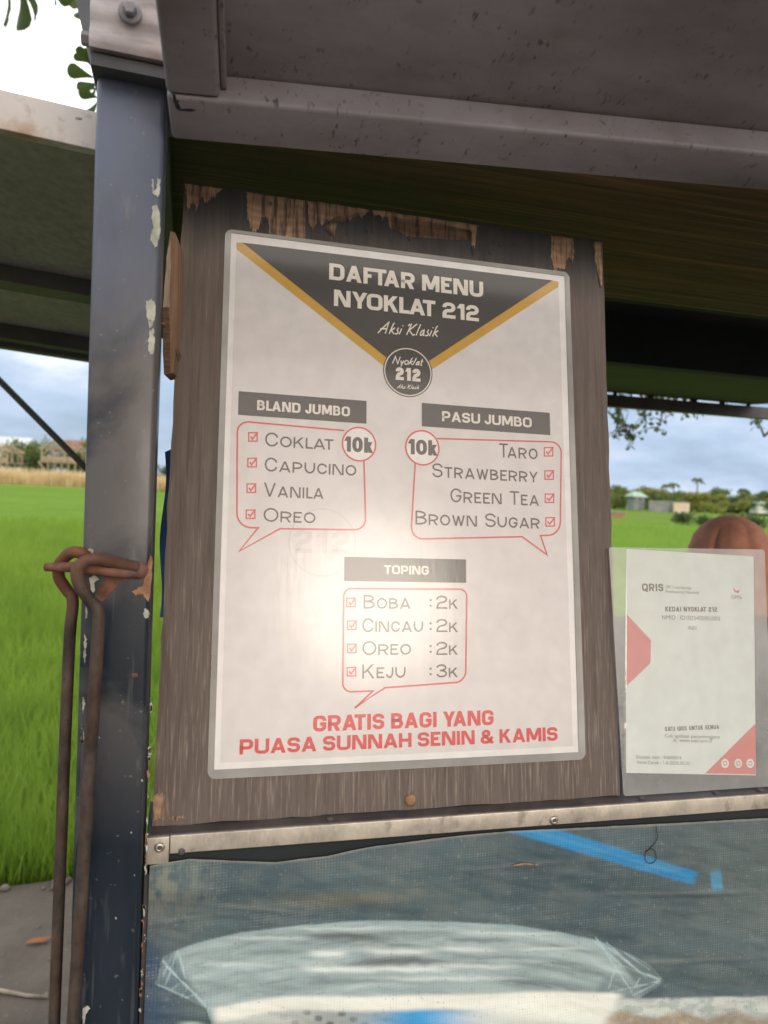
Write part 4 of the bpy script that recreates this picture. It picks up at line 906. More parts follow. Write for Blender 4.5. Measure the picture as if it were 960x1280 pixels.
mb = MB().prism(PAP, -.0008, -.0005); paper = mb.build('paper', M_PAPER, poster, local=True)
GB = [pl(275, 953), pl(715.5, 932.5), pl(697.5, 352), pl(295.5, 303)]
MB().flat(GB, -.00090).build('grey_print', M_PRINTGREY, paper, local=True)
tri = [pl(295.5, 303), pl(697.5, 352), pl(509.5, 481)]; tg = [pl(303, 304), pl(690, 351), pl(509.5, 470)]
MB().flat([pl(295.5, 304.5), pl(303.5, 303.8), pl(509.5, 468), pl(689.5, 351), pl(697.5, 353), pl(697.5, 359), pl(509.5, 482), pl(295.5, 312)], -.00098).build('gold_edge', M_GOLD, poster, local=True)
MB().flat([pl(303, 303.9), pl(690, 351.1), pl(509.5, 469)], -.00106).build('header_triangle', M_CHAR, poster, local=True)
text('heading_text', poster, ORG, 'DAFTAR MENU', (411, 351.5), (603.5, 371), 20.5, M_WTXT, .215, .20, -.00114, gap=.085, space=.30)
text('heading_text', poster, ORG, 'NYOKLAT 212', (417, 384.5), (598, 401), 20.5, M_WTXT, .215, .20, -.00114, gap=.085, space=.30)
SC = {'A': (1.1, [[(0, 0), (.5, .55), (.95, 1), (.82, 0)], [(.15, .38), (.95, .42)]]), 'k': (.55, [[(.05, 0), (.3, 1, .3), (.38, .9)], [(.12, .28), (.55, .55), (.2, .28), (.6, 0)]]), 's': (.4, [[(0, .05), (.3, 0, .2), (.35, .28, .2), (.18, .35), (.28, .58)]]),
      'i': (.22, [[(.0, 0), (.14, .52)], [(.2, .72), (.22, .8)]]), 'K': (1.0, [[(.05, 0), (.35, 1)], [(.0, .78), (.2, .95)], [(.95, 1), (.22, .42), (.75, .0), (.95, .08)]]), 'l': (.3, [[(0, 0), (.25, 1)]]),
      'a': (.5, [[(.42, .5), (.1, .45, .2), (0, .05, .2), (.25, .02, .2), (.42, .5), (.42, .05), (.52, .04)]]), 'N': (1, [[(0, 0), (.15, 1), (.75, 0), (.85, 1)]]), 'y': (.5, [[(0, .5), (.15, .05), (.42, .5), (.2, -.35)]]),
      'o': (.5, [[(.25, 0), (0, 0, .25), (0, .55, .25), (.5, .55, .25), (.5, 0, .25), (.25, 0)]]), 't': (.35, [[(.15, .9), (.15, 0, .1), (.35, .02)], [(0, .55), (.35, .6)]]), ' ': (.35, [])}
def script(name, par, org, txt, pl_, pr_, capx, mat, t, y, fn=onb):
    a_, b_ = fn(*pl_), fn(*pr_); c_ = fn(pl_[0], pl_[1] - capx); pen = 0; mb = MB(); lay = []
    for ch in txt: g = SC[ch]; lay.append((g, pen)); pen += g[0] + .1
    k = (b_[0] - a_[0]) / (pen - .1); cap = c_[1] - a_[1]
    for g, px_ in lay:
        for j, s_ in enumerate(g[1]):
            f_, cl_ = fillet([(px_ + p[0] + .28 * (p[1] - .4), p[1], *p[2:]) for p in s_]); strip(mb, f_, cl_, t, j * 2.5e-5, lambda u_, v_, z_: (a_[0] - org[0] + u_ * k, y - z_, a_[1] - org[1] + (b_[1] - a_[1]) * (u_ / pen) + v_ * cap))
    return mb.build(name, mat, par, local=True, fix=False)
script('tagline_text', poster, ORG, 'Aksi Klasik', (473, 417), (547, 421.5), 14.5, M_WTXT, .12, -.00114)
def disc(name, c, rp, mat, par, y, hole=0, n=48):
    x, z = pl(*c); x2, z2 = pl(c[0] + rp, c[1]); r = x2 - x; vs = [(x + r * math.cos(2 * math.pi * i / n), y, z + r * math.sin(2 * math.pi * i / n)) for i in range(n)]
    mb = MB()
    if hole: vs += [(x + r * hole * math.cos(2 * math.pi * i / n), y, z + r * hole * math.sin(2 * math.pi * i / n)) for i in range(n)]; mb.add(vs, [(i, (i + 1) % n, n + (i + 1) % n, n + i) for i in range(n)])
    else: mb.add(vs, [tuple(range(n))])
    return mb.build(name, mat, par, local=True, fix=False)
badge = disc('logo_badge', (509.5, 465.5), 30.5, M_CHAR, poster, -.00122)
disc('badge_ring', (509.5, 465.5), 29.3, M_WTXT, badge, -.00128, .955)
script('badge_script', badge, ORG, 'Nyoklat', (491, 455), (528, 457.5), 9, M_WTXT, .15, -.00130)
text('badge_number', badge, ORG, '212', (494, 475.5), (525, 477.5), 16, M_WTXT, .25, .4, -.00130, gap=.1)
script('badge_tagline', badge, ORG, 'Aksi Klasik', (496, 486), (523, 487), 5, M_WTXT, .16, -.00130)
for nm, q, tx, a_, b_ in (('section_banner', [(298, 490), (458, 501), (457.5, 529), (297.5, 520)], 'BLAND JUMBO', (321, 515), (437, 519)), ('section_banner', [(527, 505), (687, 515.5), (686.5, 542.5), (526.5, 535)], 'PASU JUMBO', (552, 529), (664, 532.5)),
                          ('section_banner', [(430, 697.5), (582, 698), (582, 727.5), (430, 727.5)], 'TOPING', (480, 718), (535.5, 718))):
    xs_, zs_ = zip(*[pl(*c) for c in q]); zt, zb_ = (zs_[0] + zs_[1]) / 2, (zs_[2] + zs_[3]) / 2; xl, xr = (xs_[0] + xs_[3]) / 2, (xs_[1] + xs_[2]) / 2
    bn = MB().flat([(xl, zb_), (xr, zb_), (xr, zt), (xl, zt)], -.00106).build(nm, M_CHAR, poster, local=True); text('section_text', bn, ORG, tx, a_, b_, 12.5 if tx != 'TOPING' else 11, M_WTXT, .20, .2, -.00114, gap=.10, space=.3)
def outline(name, pts, rpx, closed, wpx=1.9, y=-.00106, mat=M_RED):
    k = (onb(600, 600)[0] - onb(500, 600)[0]) / 100; P = [(*pl(p[0], p[1]), (p[2] * k if len(p) > 2 else 0)) for p in pts]
    if closed: P.append(P[0])
    f_, cl_ = fillet(P); mb = MB(); strip(mb, f_, cl_, wpx * k, 0, lambda a_, b_, z_: (a_, y, b_)); return mb.build(name, mat, poster, local=True, fix=False)
outline('speech_bubble', [(430, 538.5), (296.5, 526.5, 13), (296, 659, 15), (322.5, 660), (299, 689), (350, 661), (457, 662.5, 13), (454.5, 575)], 0, False)
outline('speech_bubble', [(546, 548.5), (701, 553, 14), (699.5, 669, 16), (675, 669.5), (683, 693.5), (652, 671), (513, 674, 15), (518.5, 579)], 0, False)
outline('speech_bubble', [(500, 736.2), (429.5, 735.5, 9), (428, 865, 10), (466, 863.5), (443, 885), (481, 859.5), (581.5, 852, 12), (583, 736.5, 9), (500, 736.2)], 0, False)
for c, tl_, tr_ in (((448.5, 555.5), (430, 565.2), (466, 566.2)), ((527.5, 560), (509.5, 568.5), (546.5, 569.5))):
    dd = disc('price_badge', c, 20.5, M_PAPER, poster, -.00108); disc('badge_ring', c, 21.5, M_RED, dd, -.00112, .91); text('price_text', dd, ORG, '10k', tl_, tr_, 19, M_TXT, .22, .3, -.00118, gap=.08)
def item(tx, a_, b_, cap=17.5): text('item_text', poster, ORG, tx, a_, b_, cap, M_TXT, .12, .5, -.00106, .78, gap=.16, space=.5)
for q in (('Coklat', (331, 560), (416.5, 561)), ('Capucino', (330.5, 590.5), (445, 594)), ('Vanila', (329.5, 622), (404, 623)), ('Oreo', (329, 653), (394, 653.5)), ('Taro', (623.5, 572.5), (671.5, 574)), ('Strawberry', (540, 599), (671.5, 601)),
          ('Green Tea', (562.5, 629.5), (673, 631)), ('Brown Sugar', (519, 657), (674, 660)), ('Boba', (454, 761), (512.5, 761)), ('Cincau', (452.5, 790), (528.5, 790)), ('Oreo', (452.5, 818.5), (513.5, 818.5)), ('Keju', (452.5, 847.5), (506.5, 847.5))): item(*q)
for tx, y_ in (('2k', 761), ('2k', 790), ('2k', 818.5), ('3k', 846.5)):
    text('price_text', poster, ORG, ':', (536.5, y_), (539, y_), 16.5, M_TXT, .105, .5, -.00106); text('price_text', poster, ORG, tx, (545, y_), (572, y_), 16.5, M_TXT, .125, .5, -.00106, .72)
for c in ((316, 546.5), (315, 578.5), (314, 610.5), (313, 643), (685, 565), (685.7, 594), (686.2, 623), (687, 652.5), (438.5, 753), (439.5, 781.5), (439.5, 810.5), (439, 839.5)):
    s_ = 5.3; x, y_ = c
    k = outline('checkbox', [(x, y_ - s_), (x - s_, y_ - s_), (x - s_, y_ + s_), (x + s_, y_ + s_), (x + s_, y_ - s_), (x, y_ - s_)], 0, False, 1.5); outline('tick', [(x - 3, y_ - .5), (x - .6, y_ + 2.8), (x + 6, y_ - 6)], 0, False, 1.7, -.00112).parent = k
text('slogan_text', poster, ORG, 'GRATIS BAGI YANG', (391, 915.5), (616.5, 905), 20, M_RED, .215, .20, -.00106, gap=.085, space=.30)
text('slogan_text', poster, ORG, 'PUASA SUNNAH SENIN & KAMIS', (299, 943.5), (696.5, 925), 19, M_RED, .215, .20, -.00106, gap=.085, space=.30)
wm = disc('watermark', (403, 678), 42, M_WATERMARK, poster, -.00094, .955); text('watermark_number', wm, ORG, '212', (368, 692), (436, 692), 30, M_WATERMARK, .2, .35, -.00094)
# laminating pouch: clear film over the print, cloudy sealed margin round it
mi = rrect([np.array(c) for c in PAP], .001); mo = rrect([np.array(c) for c in LAMC], .006); n = len(mi)
MB().flat([tuple(v) for v in mi], -.0016).build('laminate', M_LAM, poster, local=True)
vs = [(v[0], -.0016, v[1]) for v in mi] + [(v[0], -.0010, v[1]) for v in mo] + [(v[0], -.0003, v[1]) for v in mo]
MB().add(vs, [(i, (i + 1) % n, n + (i + 1) % n, n + i) for i in range(n)] + [(n + i, n + (i + 1) % n, 2 * n + (i + 1) % n, 2 * n + i) for i in range(n)]).build('laminate_margin', M_LAMEDGE, poster, local=True, fix=False)

# payment card, same lean, resting on the ledge against the board's right edge
CO = .0035
card = lean_thing('payment_card', 'small laminated white payment notice with faded red corners standing on the ledge', 'payment card', 0, CO)
cz0 = onb(870, 995, CO); card.location = tuple(np.array((cz0[0], *(PB + NB * CO)[1:])))
def oc(px, py): return onb(px, py, CO)
CORG = (cz0[0], 0.0)
def pc(px, py): x, z = oc(px, py); return x - CORG[0], z
cc = [pc(779, 999), pc(966.5, 991), pc(955, 687), pc(760.5, 684)]; cc[0] = (cc[0][0], max(.0003, cc[0][1])); cc[1] = (cc[1][0], max(.0003, cc[1][1]))
cp = [pc(782, 966), pc(944.5, 969), pc(941.5, 695.5), pc(782.3, 686)]
MB().prism(cp, -.0006, -.0003).build('paper', M_CARDPAPER, card, local=True)
MB().flat([pc(783, 768), pc(813, 800), pc(812.5, 829), pc(783, 857)], -.0007).build('red_corner', M_CARDRED, card, local=True)
rc = MB().flat([pc(881, 966.5), pc(944, 968), pc(944, 904)], -.0007).build('red_corner', M_CARDRED, card, local=True)
for px in (905.5, 922, 937):
    x, z = pc(px, 954); r = .004; ic = MB().add([(x + r * math.cos(q * .3142), -.0008, z + r * math.sin(q * .3142)) for q in range(20)], [tuple(range(20))]).build('round_icon', M_CARDPAPER, card, local=True, fix=False)
    outl = [(x - r * .4, z - r * .35), (x + r * .4, z - r * .35), (x + r * .4, z + r * .4), (x - r * .4, z + r * .4), (x - r * .4, z - r * .35)]; mb = MB(); strip(mb, outl, True, r * .18, 0, lambda a_, b_, z_: (a_, -.00086, b_)); mb.build('icon_mark', M_CARDRED, ic, local=True, fix=False)
def font(name, par, txt, pl_, pr_, hpx, mat, y=-.0007):
    cu = bpy.data.curves.new(name, 'FONT'); cu.body = txt; to = bpy.data.objects.new('t', cu); COL.objects.link(to); dg = bpy.context.evaluated_depsgraph_get(); dg.update()
    me = bpy.data.meshes.new_from_object(to.evaluated_get(dg)); bpy.data.objects.remove(to); xs_ = np.array([v.co[:2] for v in me.vertices])
    a_, b_, c_ = pc(*pl_), pc(*pr_), pc(pl_[0], pl_[1] - hpx); x0, x1 = xs_[:, 0].min(), xs_[:, 0].max(); k = (b_[0] - a_[0]) / (x1 - x0); kz = (c_[1] - a_[1]) / .70
    mb = MB().add([(a_[0] + (v.co[0] - x0) * k, y, a_[1] + (b_[1] - a_[1]) * (v.co[0] - x0) / (x1 - x0) + v.co[1] * kz) for v in me.vertices], [tuple(p.vertices) for p in me.polygons]); bpy.data.meshes.remove(me)
    return mb.build(name, mat, par, local=True, fix=False)
text('logo_text', card, CORG, 'QRIS', (802, 738.5), (829, 739.5), 9.5, M_CARDTXT, .22, .2, -.0007, fn=oc, gap=.12)
font('small_text', card, 'QR Code Standar', (831.5, 735), (864, 737), 3.8, M_CARDTXT); font('small_text', card, 'Pembayaran Nasional', (831.5, 741), (873, 742.5), 3.8, M_CARDTXT)
MB().flat([pc(915, 733), pc(921, 741), pc(924, 738), pc(919, 741.2), pc(917, 739)], -.0007).build('emblem', M_CARDRED, card, local=True); MB().flat([pc(920, 741), pc(925, 735), pc(922.5, 741.5)], -.00072).build('emblem', M_CARDRED, card, local=True)
font('emblem_text', card, 'GPN', (913.5, 748.5), (926, 749), 4.6, M_CARDTXT)
text('name_text', card, CORG, 'KEDAI NYOKLAT 212', (831, 763.5), (896, 765.5), 6, M_CARDTXT, .22, .25, -.0007, fn=oc, gap=.12, space=.4); font('code_text', card, 'NMID : ID1025405951093', (827, 774), (899.5, 776), 5.4, M_CARDTXT); font('code_text', card, 'A01', (859, 787), (870, 787.5), 5, M_CARDTXT)
text('slogan_text', card, CORG, 'SATU QRIS UNTUK SEMUA', (830.5, 912), (898.5, 913), 5.4, M_CARDTXT, .19, .25, -.0007, fn=oc, gap=.12, space=.4); font('small_text', card, 'Cek aplikasi penyelenggara', (830.5, 921.5), (899, 923), 4.4, M_CARDTXT); font('small_text', card, 'di: www.aspi-qris.id', (841, 927), (889, 928), 4.4, M_CARDTXT)
font('small_text', card, 'Dicetak oleh : 93600014', (795, 948), (851, 949), 4.2, M_CARDTXT); font('small_text', card, 'Versi Cetak : 1.0-2025.05.21', (795, 954.5), (861, 956), 4.2, M_CARDTXT)
mi = rrect([np.array(c) for c in cp], .0006); mo = rrect([np.array(c) for c in cc], .0025); n = len(mi)
MB().flat([tuple(v) for v in mi], -.0012).build('laminate', M_CARDLAM, card, local=True)
vs = [(v[0], -.0012, v[1]) for v in mi] + [(v[0], -.0008, v[1]) for v in mo] + [(v[0], .0002, v[1]) for v in mo]
MB().add(vs, [(i, (i + 1) % n, n + (i + 1) % n, n + i) for i in range(n)] + [(n + i, n + (i + 1) % n, 2 * n + (i + 1) % n, 2 * n + i) for i in range(n)]).build('laminate_margin', M_CARDEDGE, card, local=True, fix=False)

# ------------------------------------------------------------------ vinyl banner with its faded print, drawn per vertex as print colours plus painted wrinkle shading
def vnoise(x, y, seed):
    g_ = np.random.default_rng(seed).random((256, 256)); xi, yi = np.floor(x).astype(int), np.floor(y).astype(int); fx, fy = x - xi, y - yi; fx = fx * fx * (3 - 2 * fx); fy = fy * fy * (3 - 2 * fy)
    q = lambda a_, b_: g_[a_ % 256, b_ % 256]
    return (q(xi, yi) * (1 - fx) + q(xi + 1, yi) * fx) * (1 - fy) + (q(xi, yi + 1) * (1 - fx) + q(xi + 1, yi + 1) * fx) * fy
def fbm(x, y, seed, o=4):
    s_ = 0; a_ = .5; t_ = 0
    for i in range(o): s_ = s_ + a_ * vnoise(x * 2 ** i, y * 2 ** i, seed + i); t_ += a_; a_ *= .5
    return s_ / t_
def sm(a_, b_, x): t_ = np.clip((x - a_) / (b_ - a_), 0, 1); return t_ * t_ * (3 - 2 * t_)
YB = .5405
XS = np.concatenate([np.arange(-.0135, .545, .00085), np.linspace(.56, 1.84, 60)]); ZN = 250
bt_x = np.array([at(x, y, YB)[0] for x, y in ((181, 1082), (236, 1072), (343, 1077), (410, 1068), (460, 1058), (558, 1045.5), (638, 1038), (826, 1029), (960, 1021.7))])
bt_z = np.array([at(x, y, YB)[2] for x, y in ((181, 1082), (236, 1072.5), (343, 1077), (410, 1069), (460, 1058), (558, 1045.5), (638, 1038), (826, 1029), (960, 1021.7))])
ztop = np.interp(XS, bt_x, bt_z) + .0006 * (fbm(XS * 120, XS * 0, 5) - .5)
tt = np.concatenate([np.linspace(0, .26, 170), np.linspace(.27, 1, 81)[1:]]); ZN = len(tt)
X = np.repeat(XS[:, None], ZN, 1); Z = ztop[:, None] * (1 - tt[None]) + .42 * tt[None]
wr = .0075 * (fbm(X * 6, Z * 22 + X * 5, 11) - .5) + .0042 * (fbm(X * 14, Z * 55 + X * 12, 21) - .5)
Yb = YB - .001 + wr * np.clip((ztop[:, None] - Z) / .02, .15, 1)
P3 = np.stack([X, Yb, Z], -1).reshape(-1, 3)
flatP = np.stack([X, np.full_like(X, YB), Z], -1).reshape(-1, 3) - CAMP; pcam = flatP @ CR
U = 480 + F * pcam[:, 0] / pcam[:, 2]; V = 640 + F * pcam[:, 1] / pcam[:, 2]   # where each point of the print sits on the artwork
def lc(*c): return np.array(rgb(*c))
col = np.zeros((len(U), 3)) + lc(84, 104, 110)
def blend(mask, c): 
    global col; mask = np.clip(mask, 0, 1)[:, None]; col = col * (1 - mask) + np.array(c) * mask
blend(sm(.42, .66, fbm(U / 70, V / 50, 1)) * .5, lc(62, 80, 92)); blend(sm(.5, .7, fbm(U / 70, V / 45, 31)) * .35, lc(100, 110, 110))
blend(np.exp(-((U - 430) / 90) ** 2 - ((V - 1122 + (U - 440) * .06) / 9) ** 2) * .5 * (.4 + fbm(U / 12, V / 8, 8)), lc(146, 138, 112))
blend(sm(300, 190, U) * sm(1190, 1080, V) * sm(.35, .7, fbm(U / 9, V / 16, 51)) * .8, lc(140, 142, 128))
blend(sm(250, 185, U) * sm(1140, 1220, V) * .7, lc(52, 78, 112)); blend(sm(760, 960, U) * sm(1240, 1130, V) * .35, lc(112, 120, 116))
for (cx, cy, wx_, wy_, sl_) in ((640, 1081, 70, 2.4, -.08), (330, 1135, 60, 2, .1), (860, 1115, 90, 2.2, -.02), (830, 1200, 120, 2.6, -.06), (240, 1146, 40, 2, -.12)):
    blend(np.exp(-((U - cx) / wx_) ** 2 - ((V - cy - sl_ * (U - cx)) / wy_) ** 2) * .28, lc(146, 148, 138)); blend(np.exp(-((U - cx) / wx_) ** 2 - ((V - cy - 5 - sl_ * (U - cx)) / wy_) ** 2) * .4, lc(46, 58, 66))  # wrinkles: lit crest and shaded side painted as pale and dark streaks
# blue straw
def seg(x0, y0, x1, y1):
    dx, dy = x1 - x0, y1 - y0; t_ = ((U - x0) * dx + (V - y0) * dy) / (dx * dx + dy * dy); return t_, np.abs((U - x0) * dy - (V - y0) * dx) / math.hypot(dx, dy)
t_, dst = seg(640, 1030, 869, 1097); blend(sm(1.02, .97, t_) * sm(12.5, 7.0, dst + 3 * np.clip(t_ - .6, 0, 1)) * .93, lc(52, 146, 206)); blend(sm(1.0, .97, t_) * sm(4, 0, dst) * .3, lc(96, 176, 222))
t_, dst = seg(892, 1086, 897, 1113); blend(sm(-.12, .2, t_) * sm(1.12, .8, t_) * sm(9, 5, dst) * .85, lc(84, 160, 200))
# cup rim
kx = np.array([190, 197, 203, 222, 245, 300, 370, 460, 560, 640, 700, 750, 790, 812, 830]); ky = np.array([1232, 1222, 1197, 1187, 1179, 1165, 1156, 1151, 1153, 1155, 1165, 1177, 1194, 1206, 1226])
top_ = np.interp(U, kx, ky, 1400, 1400); lx = np.array([190, 197, 235, 258, 280]); ly = np.array([1226, 1230, 1247, 1258, 1330]); rx = np.array([760, 782, 800, 830]); ry = np.array([1330, 1255, 1246, 1226])
bot_ = np.where(U < 500, np.interp(U, lx, ly), np.interp(U, rx, ry)); bot_ = np.where((U > 280) & (U < 760), 1400, bot_)
ins = sm(-1.5, 1.5, V - top_) * sm(1.5, -1.5, V - bot_); dep = (V - top_)
blend(ins, lc(150, 170, 174)); n1 = fbm(U / 120, dep / 12 + U / 500, 61, 4); n2 = fbm(U / 50, dep / 6, 62, 3)
blend(ins * sm(.48, .70, n1) * .55, lc(176, 196, 198)); blend(ins * sm(.44, .28, n1) * .5, lc(108, 120, 124)); blend(ins * sm(.55, .75, n2) * .35, lc(196, 212, 212)); blend(ins * sm(.36, .24, n2) * .3, lc(96, 106, 110))
blend(ins * sm(8, 2, dep) * .5, lc(150, 178, 186))
def bar(cx, cy, wx_, wy_, c_, k_): blend(ins * np.exp(-(np.abs(U - cx) / wx_) ** 4 - ((V - cy - .004 * (U - cx) - 2 * (vnoise(U / 14, V / 9, 7) - .5)) / wy_) ** 2) * k_, c_)
G1, W1 = lc(92, 98, 100), lc(228, 240, 238)
for q in ((430, 1170, 46, 4.5, G1, .8), (520, 1166, 50, 3, G1, .5), (600, 1175, 40, 3, G1, .55), (505, 1203, 60, 4, G1, .75), (620, 1196, 50, 2.4, G1, .45), (340, 1190, 40, 3, G1, .35), (470, 1226, 90, 3, G1, .35), (690, 1205, 50, 2.5, G1, .35), (410, 1192, 22, 4.5, W1, .9), (500, 1191, 40, 4.5, W1, .9), (585, 1187, 34, 3.4, W1, .7),
          (420, 1211, 42, 4.5, W1, .9), (500, 1212, 60, 3.4, W1, .8), (600, 1208, 46, 3.2, W1, .7), (560, 1223, 80, 3, W1, .55), (690, 1186, 44, 2.2, W1, .6), (640, 1166, 60, 1.8, W1, .5), (330, 1172, 50, 2, W1, .45), (300, 1205, 40, 3, W1, .4), (420, 1160, 60, 1.6, W1, .5)): bar(*q)
blend(ins * sm(228, 214, U - (V - 1200) * .62) * .7, lc(74, 100, 114)); blend(ins * sm(-4, 6, U - 764 - (V - 1190) * .75) * .7, lc(88, 104, 108)); blend(ins * sm(-4, 6, U - 744 - (1240 - V) * .5) * sm(1215, 1228, V) * .5, lc(96, 116, 122))
for (x0, y0, x1, y1, w_) in ((742, 1176, 776, 1206, 1.6), (758, 1178, 808, 1222, 1.3), (770, 1206, 760, 1236, 1.6), (762, 1240, 824, 1226, 1.4), (776, 1206, 824, 1225, 1.2), (222, 1187, 232, 1222, 2.0), (206, 1206, 240, 1236, 1.2), (215, 1194, 204, 1218, 1.2), (247, 1240, 232, 1246, 1.2), (226, 1226, 214, 1236, 1.2), (203, 1200, 228, 1226, 2), (228, 1226, 258, 1256, 2.2), (197, 1229, 236, 1246, 1.5), (222, 1188, 214, 1210, 1.5), (214, 1212, 206, 1230, 1.3), (236, 1232, 226, 1244, 1.3), (760, 1184, 800, 1215, 2), (800, 1215, 826, 1224, 1.8), (826, 1226, 790, 1244, 1.6), (780, 1190, 812, 1212, 1.4), (800, 1222, 788, 1240, 1.4), (745, 1172, 790, 1240, 1.6)):
    t_, dst = seg(x0, y0, x1, y1); blend(sm(-.02, .03, t_) * sm(1.02, .97, t_) * sm(w_ + .9, w_ - 1.2, dst + 1.2 * vnoise(U / 7, V / 7, 33)) * .62, lc(186, 212, 218))
wb = 1243 + 14 * np.exp(-((U - 262) / 60) ** 2) - (U - 262) * .004
inb = ins * sm(262, 276, U) * sm(785, 765, U); blend(inb * sm(wb - 3, wb + 3, V), lc(236, 240, 232)); lowm = inb * sm(wb + 14, wb + 22, V)
blend(lowm * sm(700, 420, U) * .55, lc(150, 166, 170)); blend(lowm * np.exp(-((U - 520) / 60) ** 2) * .95, lc(44, 158, 224)); dots = sm(.2, .8, np.sin(U / 4.6) * np.sin(V / 3.4 + np.floor(U / 14.5)))
blend(lowm * np.exp(-((U - 410) / 55) ** 2) * (.35 + .5 * dots), lc(84, 92, 98)); blend(inb * sm(590, 640, U) * sm(wb + 12, wb + 40, V) * .4, lc(190, 206, 200))
foam = sm(764, 784, U + (V - 1250) * .6) * sm(1246, 1250, V + (U - 780) * .02) * sm(1420, 1340, V); blend(foam * .9, lc(178, 190, 186)); blend(foam * sm(.4, .6, fbm(U / 14, V / 6, 91)) * .6, lc(214, 222, 216)); blend(foam * sm(1262, 1270, V + 4 * np.sin(U / 11)) * (.4 + .6 * fbm(U / 4, V / 4, 92)), lc(160, 136, 108))
blend(sm(262, 240, U) * sm(1272, 1278, V) * sm(215, 240, U) * .8, lc(190, 214, 214))
blend(sm(.78, .84, fbm(U / 3.2, V / 3.2, 95)) * .4, lc(40, 48, 54)); blend(sm(.74, .82, fbm(U / 3.6, V / 2.6, 96)) * .4 * (1 - ins), lc(150, 156, 152)); blend(sm(.5, .75, fbm(U / 26, V / 18, 97)) * .25 * (1 - ins), lc(118, 126, 124))
tE = np.abs(V - np.interp(U, [181, 236, 343, 410, 460, 558, 638, 826, 960], [1082, 1072.5, 1077, 1069, 1058, 1045.5, 1038, 1029, 1021.7])); blend(sm(2.8, 1.0, tE) * .55, lc(168, 164, 156))
banner = thing('vinyl_banner', 'worn dark teal vinyl banner printed with a blue straw and icy cup rim', 'banner', (0, 0, 0)); banner.location = (.9, YB, .42)
NX = len(XS); me = bpy.data.meshes.new('vinyl_sheet'); idx = np.arange(NX * ZN).reshape(NX, ZN)
quads = np.stack([idx[:-1, :-1], idx[:-1, 1:], idx[1:, 1:], idx[1:, :-1]], -1).reshape(-1, 4)
me.vertices.add(len(P3)); me.vertices.foreach_set('co', (P3 - np.array(banner.location)).astype(np.float32).ravel()); me.loops.add(quads.size); me.loops.foreach_set('vertex_index', quads.ravel().astype(np.int32)); me.polygons.add(len(quads))
me.polygons.foreach_set('loop_start', np.arange(0, quads.size, 4, dtype=np.int32)); me.polygons.foreach_set('use_smooth', np.ones(len(quads), bool)); me.update(); me.validate()
at_ = me.color_attributes.new('print', 'FLOAT_COLOR', 'POINT'); at_.data.foreach_set('color', np.concatenate([np.clip(col, 0, 1), np.ones((len(col), 1))], 1).astype(np.float32).ravel())
k = MN('printed_vinyl'); vc = k.n('ShaderNodeVertexColor'); vc.layer_name = 'print'; w1 = k.ramp(k.math('ADD', k.math('MULTIPLY', k.wave(136, 'X'), .45), k.math('MULTIPLY', k.noise(520, (1, 1, .05), 2), .9)), .35, 1.0); w2 = k.ramp(k.math('ADD', k.math('MULTIPLY', k.wave(150, 'Z'), .35), k.math('MULTIPLY', k.noise(520, (.05, 1, 1), 2), .9)), .35, 1.0); nn_ = k.noise(26, (1, 1, 2), 5)
thr = k.math('MULTIPLY', w1, w2); vis = k.math('MULTIPLY', k.ramp(thr, .2, .8), k.ramp(nn_, .42, .68, .04, .5)); c = k.mix(vis, vc.outputs[0], k.mix(.6, vc.outputs[0], rgb(196, 196, 186)))
c = k.mix(k.ramp(k.math('ADD', w1, k.math('MULTIPLY', w2, .5)), .5, .1, 0, .14), c, (.03, .04, .045))
me.materials.append(k.set(c, .55, 0, k.math('ADD', w1, w2), .2, .0003, .35)); vo = bpy.data.objects.new('vinyl_sheet', me); COL.objects.link(vo); vo.parent = banner
p_ = [at(q[0], q[1], YB - .0035) for q in ((809, 1062), (806, 1070), (809, 1078), (815, 1079), (820, 1074), (819, 1064), (813, 1061), (809, 1064), (821, 1050), (820, 1032))]
MB().tube(spline(p_, 3), .00028, 5).build('loose_thread', M_INK, banner)
p_ = [at(q[0], q[1], YB - .0028) for q in ((641, 1082), (655, 1080), (672, 1081))]; MB().tube(p_, [.0005, .0012, .0005], 5).build('grass_straw', M_BARE, banner)

# ------------------------------------------------------------------ blue cloth, person
ap = thing('blue_cloth', 'dark blue cloth hanging inside the cart, glimpsed between the post and the board', 'cloth', (.10, .80, 1.722))
ya = .80; n = 40; vs = []
xl = np.linspace(0, 1, 24); zt_ = np.linspace(0, 1, 30)
for iz in zt_:
    for ix in xl:
        x = -.0205 + .22 * ix; z1 = 1.476 + .03 * min(1, ix * 4) if ix < .5 else 1.476 + .03 * min(1, (1 - ix) * 4); x += .002 * math.sin(iz * 9)
        vs.append((x, ya + .010 * math.sin(ix * 22 + iz * 1.5) * (.4 + iz), z1 * (1 - iz) + 1.305 * iz))
mb = MB(); nx = 24; mb.add(vs + [(v[0], v[1] + .003, v[2]) for v in vs], [(j * nx + i, j * nx + i + 1, (j + 1) * nx + i + 1, (j + 1) * nx + i) for j in range(29) for i in range(nx - 1)] + [(720 + (j + 1) * nx + i, 720 + (j + 1) * nx + i + 1, 720 + j * nx + i + 1, 720 + j * nx + i) for j in range(29) for i in range(nx - 1)])
mb.build('cloth_sheet', M_BLUE, ap, smooth=True, fix=False)
MB().tube([(.03, ya, 1.503), (.085, ya, 1.60), (.085, ya, 1.7215)], .003, 6).build('neck_strap', M_BLUE, ap); MB().tube([(.14, ya, 1.503), (.085, ya + .004, 1.60)], .003, 6).build('neck_strap', M_BLUE, ap)

